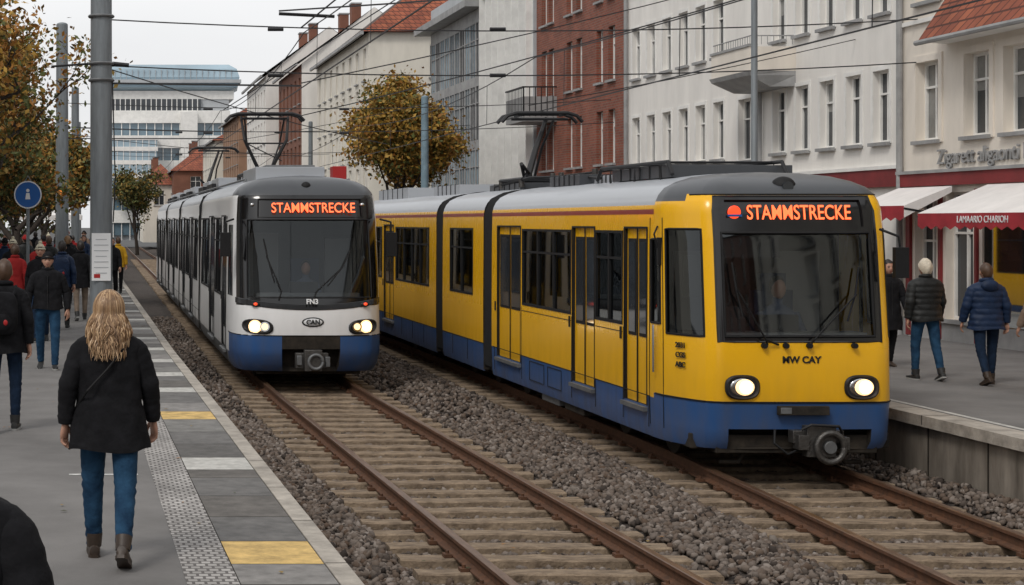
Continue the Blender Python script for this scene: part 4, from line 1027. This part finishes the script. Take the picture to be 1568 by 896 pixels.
for z,o in ((18.6,1.2),(19.0,.2),(20.2,0),(21.2,.3),(21.8,1.2)): rings.append([(.5+o*.3,Y+o,z),(16.6-o,Y+o,z),(17-o,Y+6,z),(16.6-o,Y+14,z),(.5,Y+14,z)])
mb.loft(rings,'winb2')
mb.box(.3,16.8,Y-.2,Y+14,19.5,19.9,'greyclad'); mb.box(.4,16.0,Y+.9,Y+13,17.6,18.62,'trim')
for k in range(22): mb.box(.9+k*.7,.95+k*.7,Y-.04,Y+.3,19.9,21.1,'greyclad')
bandb(1.0,6.6,6.5,12.5,'winb2',Y-3,3)
for z in (8,9.6,11.2,12.5): bandb(.9,6.7,z,z+.5,'trim',Y-3.1,3)
for k in range(8): mb.box(1.1+k*.75,1.18+k*.75,Y-3.08,Y-3.0,6.5,12.5,'trim')
bandb(9.5,11.5,.6,16,'trim',Y-1,2)
mb.obj('facades',e,world=True)
# ------------------------------------------------------------------ trees
def tree(name,base,h,r0,crown_c,crown_r,cols,seed,nleaf=16,lsize=.11,levels=5,spread=.75,keepf=.92,sig=.20):
    rnd=random.Random(seed); e=empty(name,base); mb=MB(); tips=[]
    C=Vector(crown_c); RR=Vector(crown_r)
    def grow(p,d,L,r,lv):
        pts=[p]; rad=[r]; n=4; dd=d.copy()
        for k in range(n):
            dd=(dd+Vector((rnd.uniform(-1,1),rnd.uniform(-1,1),rnd.uniform(-.6,.9)))*.20).normalized(); q=pts[-1]+dd*(L/n); pts.append(q); rad.append(r*(1-.45*(k+1)/n))
            if lv<=2 and rnd.random()<.8: tips.append(q)
        mb.tube(pts,rad,'bark',7 if r>.05 else 4,cap=False)
        if lv==0: tips.append(pts[-1]); return
        nb=rnd.choice((2,3,3)) if lv<levels else 5
        for k in range(nb):
            a=rnd.uniform(0,2*math.pi); o=Vector((math.cos(a),math.sin(a),rnd.uniform(-.2,.6))); nd=(dd*(1-spread*.5)+o*spread).normalized()
            tgt=C-pts[-1]; out=Vector(((pts[-1].x-C.x)/RR.x,(pts[-1].y-C.y)/RR.y,(pts[-1].z-C.z)/RR.z))
            if out.length>.85: nd=(nd+tgt.normalized()*.8).normalized()
            st=pts[-1] if k<2 else pts[rnd.choice((2,3))]
            grow(st,nd,L*rnd.uniform(.62,.85),r*.58*rnd.uniform(.8,1.1),lv-1)
    grow(Vector((0,0,-.05)),Vector((rnd.uniform(-.05,.05),0,1)),h,r0,levels)
    mb.obj('trunk_and_limbs',e,smooth=60)
    T=np.array([tuple(t) for t in tips]); k=max(1,int(nleaf)); 
    keep=rng.random(len(T))<keepf; T=T[keep]; n=len(T)*k
    clump=np.repeat(rng.random(len(T)),k)
    pos=np.repeat(T,k,0)+rng.normal(0,sig,(n,3))*np.array([1,1,.8])
    q=np.array([(-1,-.0,0),(-.1,-.55,0.12),(1,0,0),(-.1,.55,0.12)])*lsize*.5
    V=np.einsum('nij,kj->nki',rotmats(n),q)*rng.uniform(.6,1.3,(n,1,1))+pos[:,None,:]
    F=np.arange(n*4).reshape(n,4)
    idx=np.clip((clump*len(cols)+rng.normal(0,.7,n)).astype(int),0,len(cols)-1)
    o=bulkmesh('leaves',V.reshape(-1,3),F,None,mats=[M[c] for c in cols],midx=idx); o.parent=e
    return e
tree('autumn_tree',(-3.0,30,.6),2.5,.24,(.6,0,6.2),(4.0,3.6,3.6),['leafA','leafB','leafE','leafC','leafA'],3,nleaf=9,lsize=.13,levels=5,keepf=.88,sig=.26)
tree('autumn_tree',(-3.6,36,.6),2.2,.22,(.6,0,5.6),(4.1,3.4,3.8),['leafC','leafB','leafA','leafC','leafA'],17,nleaf=12,lsize=.14,levels=5,keepf=.85,sig=.26)
tree('autumn_tree',(-3.4,43,.6),1.9,.20,(.2,0,4.6),(3.4,3.2,3.4),['leafC','leafD','leafB','leafC','leafA'],11,nleaf=18,lsize=.15,levels=5,sig=.28)
tree('autumn_tree',(-3.2,56,.6),2.0,.20,(0,0,5.0),(3.0,3.2,3.8),['leafC','leafB','leafD','leafA','leafE'],23,nleaf=20,lsize=.18,levels=5,sig=.28)
tree('autumn_tree',(-3.6,76,.6),2.2,.20,(0,0,5.4),(3.4,3.2,4),['leafC','leafB','leafD','leafC','leafA'],31,nleaf=22,lsize=.22,levels=5,sig=.3)
tree('autumn_tree',(-6.5,62,.6),2.2,.20,(0,0,5.4),(3.4,3.2,4),['leafC','leafB','leafD','leafC','leafA'],35,nleaf=22,lsize=.22,levels=5,sig=.3)
tree('autumn_tree',(11.5,61,.6),2.7,.16,(0,0,5.2),(2.4,2.2,2.5),['leafC','leafB','leafE','leafB','leafE','leafA'],42,nleaf=32,lsize=.18,levels=5,sig=.29)
tree('autumn_tree',(3.3,150,-.3),3.0,.2,(0,0,6),(2.2,2.2,3.2),['leafC','leafB','leafD'],51,nleaf=14,lsize=.3,levels=4,sig=.35)
tree('autumn_tree',(-3.8,104,.6),2.4,.2,(0,0,5.6),(3.2,3,4),['leafC','leafB','leafD','leafA'],57,nleaf=20,lsize=.3,levels=4,sig=.4)
cs=[]
for k in range(60):
    cs.append((random.uniform(-22,-2.5),random.uniform(112,150),random.uniform(2.5,9.0)))
cs=np.array(cs); k=260; n=len(cs)*k
dirs=rng.normal(size=(n,3)); dirs/=np.linalg.norm(dirs,axis=1)[:,None]
pos=np.repeat(cs,k,0)+dirs*(rng.uniform(.5,1,(n,1)))*np.array([2.0,2.0,1.6]); 
q=np.array([(-1,0,0),(-.1,-.55,.12),(1,0,0),(-.1,.55,.12)])*.24
V=np.einsum('nij,kj->nki',rotmats(n),q)+pos[:,None,:]
bulkmesh('distant_trees',V.reshape(-1,3),np.arange(n*4).reshape(n,4),None,mats=[M['leafC'],M['leafD'],M['leafB']],midx=np.clip((np.repeat(rng.random(len(cs)),k)*3+rng.normal(0,.5,n)).astype(int),0,2))

# ------------------------------------------------------------------ signs & furniture
e=empty('round_blue_sign',(-1.75,39,.6)); mb=MB()
mb.cyl((0,0,0),(0,0,2.95),.04,'pole',10); mb.cyl((0,-.045,2.85),(0,-.06,2.85),.33,'signwhite',32); mb.cyl((0,-.06,2.85),(0,-.066,2.85),.30,'signblue',32)
mb.ell((0,-.07,2.95),(.04,.006,.04),'signwhite',10,8); mb.add([(-.04,-.072,2.89),(.04,-.072,2.89),(.06,-.072,2.74),(-.06,-.072,2.74)],[(0,1,2,3)],'signwhite')
mb.tube([(-.2,0,2.95),(0,0,3.3),(.2,0,2.95)],.015,'pole',6)
mb.obj('sign',e,smooth=40)
e=empty('market_stall',(-2.9,85,.6)); mb=MB()
for x in (-1.6,1.6):
    for y in (-1.2,1.2): mb.cyl((x,y,0),(x,y,2.3),.04,'pole',8)
mb.loft([[(-1.9,-1.5,2.3),(1.9,-1.5,2.3),(1.9,1.5,2.3),(-1.9,1.5,2.3)],[(-1.9,-1.5,2.55),(1.9,-1.5,2.55),(1.9,1.5,2.55),(-1.9,1.5,2.55)],[(-.2,-.1,3.3),(.2,-.1,3.3),(.2,.1,3.3),(-.2,.1,3.3)]],'awnw')
mb.box(-1.5,1.5,-1.0,-.5,0,.95,'coatred'); mb.obj('stall',e)

# ------------------------------------------------------------------ people
def hand(mb,w,fd,side,sc,m='skin'):
    st=len(mb.v)
    rings=[]
    for z,a,b in ((0.01,.019,.026),(-.02,.018,.032),(-.05,.018,.042),(-.085,.015,.042),(-.095,.010,.036)):
        rings.append([(a*math.cos(t),b*math.sin(t),z) for t in np.linspace(0,2*math.pi,10,endpoint=False)])
    mb.loft(rings,m)
    cin=-side
    for i,(yy,L) in enumerate(((.029,.070),(.010,.080),(-.010,.074),(-.028,.058))):
        cu=.35+.12*i
        p=Vector((0,yy,-.080)); pts=[p]; ang=.12
        for k,f in enumerate((.42,.32,.26)):
            p=p+Vector((cin*math.sin(ang),yy*.06,-math.cos(ang)))*L*f*1.15; pts.append(p); ang+=cu
        mb.tube(pts,[.0095,.0090,.0080,.0055],m,7)
    mb.tube([(0,.026,-.025),(cin*.008,.048,-.052),(cin*.016,.056,-.078),(cin*.024,.054,-.098)],[.014,.012,.010,.007],m,7)
    d=Vector(fd).normalized(); q=Vector((0,0,-1)).rotation_difference(d)
    mb.xform(Matrix.Translation(Vector(w))@q.to_matrix().to_4x4()@Matrix.Rotation(side*.5,4,'Z')@Matrix.Scale(sc,4),st)

def person(name,X,Y,h,ang,coat='coatblack',pants='jeans',shoe='shoe',hair='hairdk',stride=.3,hem=.84,style='short',puffy=False,hat=None,pack=None,z=.6,swing=.25,out=.0,wide=1.0,hood=False,lead=1,bend=(.12,.45),legr=1.0,flare=1.0):
    e=empty(name,(X,Y,z),ang); rnd=random.Random(name+str(X)); sc=h/1.75
    hipz=.93; legs={}
    for s in (-1,1):
        th=stride*s*lead; bd=bend[0] if th>0 else bend[1]*min(1,abs(stride)*3)
        hip=Vector((s*.092*wide,0,hipz-.02)); kn=hip+Vector((s*.010,.43*math.sin(th),-.43*math.cos(th))); an=kn+Vector((-s*.005,.41*math.sin(th-bd),-.41*math.cos(th-bd)))
        legs[s]=[hip,kn,an,th-bd]
    dz=.085-min(legs[s][2].z for s in legs)
    for s in legs:
        for k in range(3): legs[s][k].z+=dz
    zz=dz
    V3=Vector
    arms={}
    for s in (-1,1):
        sw_=-swing*s*lead; sho=V3((s*.178*wide,0,1.425+zz)); el=sho+V3((s*(.045+out),.28*math.sin(sw_),-.28*math.cos(sw_))); wr=el+V3((s*(.012+out*.3),.25*math.sin(sw_+.22),-.25*math.cos(sw_+.22)))
        arms[s]=[sho,el,wr]
    vs=[V3((0,0,.95+zz)),V3((0,0,1.12+zz)),V3((0,0,1.32+zz)),V3((0,-.005,1.46+zz)),V3((0,.012,1.56+zz))]
    rad=[(.125*wide,.11),(.115*wide,.10),(.13*wide,.105),(.06,.06),(.05,.052)]
    ed=[(0,1),(1,2),(2,3),(3,4)]
    for s in (-1,1):
        i=len(vs); cf=legs[s][1].lerp(legs[s][2],.35)+V3((0,-.015,0))
        vs+=[legs[s][0],legs[s][1],cf,legs[s][2],legs[s][2]+V3((0,0,-.02))]; rad+=[(.096*legr,.100*legr),(.068*legr,.070*legr),(.062*legr,.064*legr),(.048*legr,.050*legr),(.046*legr,.048*legr)]; ed+=[(0,i),(i,i+1),(i+1,i+2),(i+2,i+3),(i+3,i+4)]
        i=len(vs); vs+=arms[s]; rad+=[(.062,.062),(.046,.046),(.030,.030)]; ed+=[(2,i),(i,i+1),(i+1,i+2)]
    me=bpy.data.meshes.new('body'); me.from_pydata([tuple(v) for v in vs],ed,[]); o=bpy.data.objects.new('tmp',me); scene.collection.objects.link(o)
    md=o.modifiers.new('s','SKIN'); md.use_smooth_shade=True
    sk=me.skin_vertices[0].data
    for i,r in enumerate(rad): sk[i].radius=r
    sk[0].use_root=True
    ss=o.modifiers.new('ss','SUBSURF'); ss.levels=2; ss.render_levels=2
    dg=bpy.context.evaluated_depsgraph_get(); dg.update()
    nm=bpy.data.meshes.new_from_object(o.evaluated_get(dg)); bpy.data.objects.remove(o)
    nm.materials.clear()
    for m in (pants,coat,'skin'): nm.materials.append(M[m])
    for v in nm.vertices:
        if v.co.z<.80+zz and abs(v.co.x)<.2:
            zq=v.co.z-zz; am=.0045*(math.exp(-((zq-.5)/.09)**2)+1.3*math.exp(-((zq-.16)/.08)**2)+.4)
            f=1+am*math.sin(zq*95+v.co.x*40)*11
            cx=.095*math.copysign(1,v.co.x); v.co.x=cx+(v.co.x-cx)*f
    for pl in nm.polygons:
        c=pl.center; mi=0
        if c.z>1.515+zz: mi=2
        elif c.z>.98+zz or (abs(c.x)>.2*wide and c.z>.80+zz): mi=1
        pl.material_index=mi; pl.use_smooth=True
    ob=bpy.data.objects.new('body',nm); scene.collection.objects.link(ob); ob.parent=e; ob.scale=(sc,)*3
    mb=MB(); prof=[(1.515,.060,.062),(1.495,.085,.078),(1.475,.135,.092),(1.448,.185,.105),(1.40,.205,.118),(1.30,.205,.130),(1.20,.192,.130),(1.10,.185,.128),(1.02,.192,.135),(.94,.206,.146),(.86,.216,.153),(.76,.224,.158),(.66,.23,.162)]
    zs=[p[0] for p in prof][::-1]; As=[p[1] for p in prof][::-1]; Bs=[p[2] for p in prof][::-1]
    nz=56; ph=rnd.uniform(0,6); rings=[]
    for k in range(nz+1):
        t=k/nz; zc=1.515-(1.515-hem)*t; a=interp(zc,zs,As)*wide*(1+(flare-1)*t); b=interp(zc,zs,Bs)*(1+(flare-1)*t)
        pf=1+(.05*abs(math.sin((zc)*math.pi/.085)) if puffy and zc<1.46 else 0)
        r=[]
        for j in range(40):
            an=2*math.pi*j/40; f=pf*(1+.018*math.sin(2*an+ph+zc*7)+.014*math.sin(5*an+zc*23+ph)+.012*math.sin(9*an-zc*31))
            f*=1+.020*math.sin(zc*46+2.2*math.sin(an*2+ph))*math.exp(-((zc-1.08)/.14)**2)
            if zc<hem+.3: f*=1+.022*math.sin(7*an+ph)*(1-(zc-hem)/.3)
            sxx=max(abs(math.cos(an)),1e-6)**.9; r.append((a*f*math.copysign(sxx,math.cos(an)),b*f*math.sin(an),zc+zz+(.012*math.sin(an*3+ph) if k>nz-3 else 0)))
        rings.append(r)
    rings.append([(x*.93,y*.9,z_+.015) for x,y,z_ in rings[-1]])
    mb.loft(rings,coat,cap=True)
    for s in (-1,1):
        S,E,W_=arms[s]; pts=[];rr=[]
        S2=S+V3((-s*.03,0,.0))
        for k in range(37):
            t=k/36
            q=(S2.lerp(E,min(1,t/.53)) if t<.53 else E.lerp(W_,(t-.53)/.47))
            q=q+V3((0,-.012*math.exp(-((t-.53)/.1)**2),0))
            r=interp(t,[0,.06,.15,.5,.6,.97,1],[.045,.068,.075,.064,.062,.052,.044])
            r*= (1+.09*abs(math.sin(t*math.pi*6.5))) if puffy else (1+.035*math.sin(t*37+ph)*math.exp(-((t-.55)/.2)**2)+.025*math.sin(t*61+ph)+.05*math.sin(t*90)*math.exp(-((t-.93)/.08)**2))
            pts.append(q); rr.append(r)
        mb.tube(pts,rr,coat,16)
    col=[( .070*math.cos(a),.068*math.sin(a)-.004,1.515+zz-.012*math.sin(a)) for a in np.linspace(0,2*math.pi,20)]
    mb.tube(col,.028 if not hood else .035,coat,8)
    if hood: mb.ell((0,-.105,1.44+zz),(.13,.06,.09),coat,18,10)
    if not puffy: mb.box(-.004,.004,.118,.150,hem+zz+.02,1.40+zz,'dark')
    if pack:
        st=len(mb.v); mb.ell((0,-.21,1.22+zz),(.15,.085,.22),pack,16,12,fn=lambda p:tuple(math.copysign(abs(c)**.6,c) for c in p)); mb.ell((0,-.285,1.13+zz),(.10,.03,.09),pack,12,8); mb.ell((.03,-.315,1.13+zz),(.022,.006,.03),'redbox',8,6)
        for s in (-1,1): mb.tube([(s*.10,-.14,1.40+zz),(s*.12,-.02,1.485+zz),(s*.125,.12,1.38+zz),(s*.13,.13,1.2+zz),(s*.14,-.08,1.08+zz)],.02,pack,6)
    mb.xform(Matrix.Scale(sc,4)); mb.obj('coat',e,smooth=65)
    mb=MB(); hc=V3((0,.018,1.635+zz))
    def hf(p):
        x,y,z_=p
        if z_<0: x*=1-.30*z_*z_; y=y*(1-.22*z_*z_)+.10*z_*z_
        if y>.5: y=.5+(y-.5)*.75
        if y>.6 and abs(x)<.28 and -.45<z_<.1: y+=.22*(1-abs(x)/.28)*(1-abs(z_+.22)/.34 if abs(z_+.22)<.34 else 0)
        if y>.5 and .02<z_<.2 and .18<abs(x)<.55: y-=.05
        return (x,y,z_)
    mb.ell(tuple(hc),(.077,.097,.118),'skin',32,24,fn=hf)
    for s in (-1,1):
        mb.ell((s*.078,.012,hc.z-.005),(.010,.020,.032),'skin',10,8); mb.ell((s*.031,.098,hc.z+.008),(.013,.007,.007),'eye',8,6); mb.tube([(s*.016,.104,hc.z+.026),(s*.033,.104,hc.z+.031),(s*.048,.094,hc.z+.026)],.0035,hair,5)
    mb.ell((0,.100,hc.z-.058),(.024,.008,.007),'lip',10,6)
    for s in (-1,1):
        d=arms[s][2]-arms[s][1]; hand(mb,arms[s][2],d,s,1.08)
    mb.xform(Matrix.Scale(sc,4)); mb.obj('head_and_hands',e,smooth=70)
    mb=MB()
    def cap(rad,m,front=.35,low=-.45,lump=.05):
        nu,nv=36,22; vs_=[];fs=[]
        for i in range(nv+1):
            t=math.pi*i/nv
            for j in range(nu):
                a=2*math.pi*j/nu; x,y,z_=math.sin(t)*math.cos(a),math.sin(t)*math.sin(a),math.cos(t)
                f=1+lump*rnd.uniform(-1,1)*.6+lump*math.sin(6*a+3*t)*.5; vs_.append((x*rad[0]*f,.006+y*rad[1]*f,hc.z+.008+z_*rad[2]*f))
        for i in range(nv):
            for j in range(nu):
                t=math.pi*(i+.5)/nv; a=2*math.pi*(j+.5)/nu; y,z_=math.sin(t)*math.sin(a),math.cos(t)
                lim=low+(y+1)/2*(front-low)*1.25 if y>-.4 else low
                if z_>lim: fs.append((i*nu+j,i*nu+(j+1)%nu,(i+1)*nu+(j+1)%nu,(i+1)*nu+j))
        mb.add(vs_,fs,m)
    if hat:
        cap((.090,.110,.130),hat,.42,-.15,.02); mb.tube([(.088*math.cos(a),.108*math.sin(a)+.006,hc.z+.03+.012*math.sin(a)) for a in np.linspace(0,2*math.pi,22)],.016,hat,8)
        if hat=='knit': mb.ell((0,0,hc.z+.155),(.035,.035,.032),hat,10,8)
        cap((.083,.103,.122),hair,.3,-.6,.03)
    elif style=='short': cap((.086,.107,.130),hair,.45,-.62,.05)
    elif style=='bob': cap((.095,.115,.135),hair,.45,-.95,.05); 
    elif style=='long':
        cap((.088,.106,.128),hair,.42,-.75,.04)
        for k in range(680):
            a=rnd.uniform(-math.pi*1.12,.12*math.pi); ca,sa=math.cos(a),math.sin(a)
            t0=rnd.uniform(.05,1.2); pts=[]; Ltot=rnd.uniform(.14,.31); phs=rnd.uniform(0,6.28); amp=rnd.uniform(.006,.026); thick=rnd.uniform(1.0,1.17); fre=rnd.uniform(6,9)
            for q in range(7):
                t=t0+(math.pi*.56-t0)*q/6; pts.append(V3((.088*thick*math.sin(t)*ca,.006+.108*thick*math.sin(t)*sa,hc.z+.010+.127*math.cos(t))))
            end=pts[-1]; dr=rnd.uniform(-.3,.3)
            for q in range(1,11):
                f=q/10; w=amp*math.sin(phs+f*fre)*min(1,f*2.5); o1=1+.38*math.sin(f*math.pi*.75)
                pts.append(V3((end.x*o1+w*sa+ .07*f*dr, (end.y-.006)*(1+.25*f)+w*ca-.020*f, end.z-Ltot*f)))
            nr=len(pts); mb.tube(pts,[.003]+[.0048]*(nr-3)+[.0034,.001],hair if rnd.random()<.62 else 'blond2',4)
    mb.xform(Matrix.Scale(sc,4)); mb.obj('hair',e,smooth=80)
    mb=MB()
    for s in (-1,1):
        an=legs[s][2]; st=len(mb.v); rings=[]
        for yy,w,hh in ((-.085,.018,.05),(-.078,.032,.085),(-.05,.038,.10),(0,.040,.10),(.05,.042,.075),(.10,.046,.058),(.145,.042,.046),(.175,.028,.034),(.185,.012,.02)):
            rings.append([(w*math.cos(t),yy,max(0.014,.045+ (hh-.045)*math.sin(t) if math.sin(t)>0 else .045+.045*math.sin(t))) for t in np.linspace(0,2*math.pi,16,endpoint=False)])
        mb.loft(rings,shoe)
        so=[(-.088,.022),(-.06,.040),(0,.036),(.06,.044),(.12,.047),(.165,.036),(.188,.012)]
        o1=[(w,y) for y,w in so]+[(-w,y) for y,w in reversed(so)]
        mb.loft([[(x,y,0) for x,y in o1],[(x,y,.022) for x,y in o1]],'sole' if shoe=='shoe' else shoe)
        mb.tube([(0,-.02,.07),(0,-.015,.16)],[.048,.056],shoe,14)
        pitch=legs[s][3]; rot=Matrix.Translation((0,0,.085))@Matrix.Rotation(pitch*(.9 if pitch<0 else .5),4,'X')@Matrix.Translation((0,0,-.085))
        off=Matrix.Translation((an.x,an.y,an.z-.085)); mb.xform(off@Matrix.Rotation(-s*.10,4,'Z')@rot,st)
    mb.xform(Matrix.Scale(sc,4)); mb.obj('shoes',e,smooth=50)
    return e
Wm=person('blonde_woman',0.05,10.6,1.74,R(-3),'coatblack','jeans','boot','blond',stride=.22,hem=.735,style='long',swing=.12,out=.025,lead=-1,wide=1.10,bend=(.06,.5),legr=1.10,flare=1.06)
mb=MB(); mb.tube([(-.215,-.02,.99),(-.13,-.158,1.12),(.0,-.155,1.26),(.10,-.138,1.39),(.13,-.06,1.475)],.008,'rubber',6); mb.obj('bag_strap',Wm)
person('pedestrian',-1.02,17.2,1.78,R(0),'coatblack','jeansd','shoe','hairbr',stride=.16,pack='coatblack',swing=.15,hem=.80,style='short',wide=1.12)
person('man_in_cap',-.80,24.4,1.73,R(180),'coatblack','jeans','shoe','hairdk',stride=.16,swing=.1,hem=.90,hat='coatblack',lead=-1,wide=1.16,out=.03,legr=1.1)
person('pedestrian',-.46,36.5,1.76,R(5),'coatblack','trtan','shoe','hairdk',stride=.2,hem=.72)
person('pedestrian',-1.12,30,1.78,R(180),'coatblack','jeansd','shoe','hairdk',stride=.2,hat='knit')
person('pedestrian',-.80,33.5,1.80,R(0),'coatnavy','trblk','shoe','hairdk',stride=.25,pack='coatnavy')
person('pedestrian',-2.0,37,1.80,R(175),'coatblack','jeansd','shoe','hairdk',stride=.2,hat='knit')
person('pedestrian',.52,50,1.72,R(10),'coatyel','trblk','shoe','hairbr',stride=.2)
person('pedestrian',.30,46,1.75,R(180),'coatblack','trblk','shoe','hairdk',stride=.2)
person('pedestrian',-.42,4.05,1.80,R(4),'coatblack','jeansd','shoe','hairdk',stride=.2,wide=1.1,out=.02)
k=0
for (x,y) in ((-2.6,44),(-1.5,47),(-3.4,50),(-1.9,54),(-.6,57),(-2.8,60),(-4.0,55),(-1.1,63),(-2.2,68),(-3.3,72),(-.3,72),(-1.6,78),(-4.5,66),(-2.9,41),(-1.55,40.5),(-3.4,58),(-.9,43.5),(-2.3,49.5),(-1.0,52),(-1.5,59),(-2.6,64.5),(-.7,67),(-3.9,61),(-1.9,73.5),(-.9,83),(-2.4,90),(-1.75,33.2)):
    random.seed(k*5+1); c=random.choice(['coatblack','coatnavy','coatred','coatgrey','coatblack','coattan','coatgrn']); 
    person('pedestrian',x,y,random.uniform(1.64,1.84),random.choice([0,math.pi,.3,math.pi-.3]),c,random.choice(['jeans','jeansd','trblk']),'shoe',random.choice(['hairdk','hairbr','blond']),stride=random.uniform(.1,.3),hat=random.choice([None,None,'knit','coatblack','coatred']),style=random.choice(['short','bob'])); k+=1
person('pedestrian',11.46,22.7,1.66,R(2),'coatgrn','jeans','shoe','hairwh',stride=.16,hem=.86,puffy=True,style='bob',lead=-1,wide=1.16,swing=.12)
person('pedestrian',11.98,22.1,1.62,R(-2),'coatnavy','jeansd','boot','hairbr',stride=.18,hem=.80,puffy=True,hood=True,lead=1,wide=1.16,swing=.1,out=.02)
person('pedestrian',12.02,20.8,1.62,R(10),'coattan','trblk','boot','blond',stride=.2,hem=.8,style='bob')
person('pedestrian',11.95,24.8,1.6,R(180),'coatblack','trblk','boot','hairdk',stride=.1,hem=.6)

# ------------------------------------------------------------------ world, sun, camera
w=bpy.data.worlds.new("World"); scene.world=w; w.use_nodes=True; nt=w.node_tree
bg=nt.nodes['Background']; sky=nt.nodes.new('ShaderNodeTexSky'); sky.sky_type='NISHITA'; sky.sun_disc=False
EL,AZ=R(48),R(215)
sky.sun_elevation=EL; sky.sun_rotation=AZ; sky.dust_density=4; sky.air_density=1.2
hsv=nt.nodes.new('ShaderNodeHueSaturation'); hsv.inputs['Saturation'].default_value=.2; nt.links.new(sky.outputs[0],hsv.inputs['Color'])
tc=nt.nodes.new('ShaderNodeTexCoord'); mp=nt.nodes.new('ShaderNodeMapping'); mp.inputs['Scale'].default_value=(1,1,3); nt.links.new(tc.outputs['Generated'],mp.inputs[0])
nz=nt.nodes.new('ShaderNodeTexNoise'); nz.inputs['Scale'].default_value=1.6; nz.inputs['Detail'].default_value=5; nt.links.new(mp.outputs[0],nz.inputs['Vector'])
cr=nt.nodes.new('ShaderNodeValToRGB'); cr.color_ramp.elements[0].position=.3; cr.color_ramp.elements[1].position=.7
cr.color_ramp.elements[0].color=(.68,.685,.70,1); cr.color_ramp.elements[1].color=(.86,.865,.875,1); nt.links.new(nz.outputs['Fac'],cr.inputs[0])
sc_=nt.nodes.new('ShaderNodeVectorMath'); sc_.operation='SCALE'; sc_.inputs['Scale'].default_value=12.2; nt.links.new(cr.outputs[0],sc_.inputs[0])
mx=nt.nodes.new('ShaderNodeMix'); mx.data_type='RGBA'; mx.inputs['Factor'].default_value=.82; nt.links.new(hsv.outputs[0],mx.inputs['A']); nt.links.new(sc_.outputs[0],mx.inputs['B'])
nt.links.new(mx.outputs['Result'],bg.inputs['Color']); bg.inputs['Strength'].default_value=.1
L=bpy.data.lights.new('sun','SUN'); L.energy=1.25; L.angle=R(14); L.color=(1,.95,.88); lo=bpy.data.objects.new('sun',L); scene.collection.objects.link(lo)
sd=Vector((-.45,-.55,.78)).normalized(); lo.rotation_euler=sd.to_track_quat('Z','Y').to_euler()
cam=bpy.data.cameras.new('camera'); co=bpy.data.objects.new('camera',cam); scene.collection.objects.link(co); scene.camera=co
co.location=(0,0,2.8); co.rotation_euler=(R(90),0,0); cam.lens=57.4; cam.sensor_width=36; cam.sensor_fit='HORIZONTAL'
cam.shift_x=629/1568; cam.shift_y=-108/1568; cam.clip_end=2000; cam.clip_start=.1
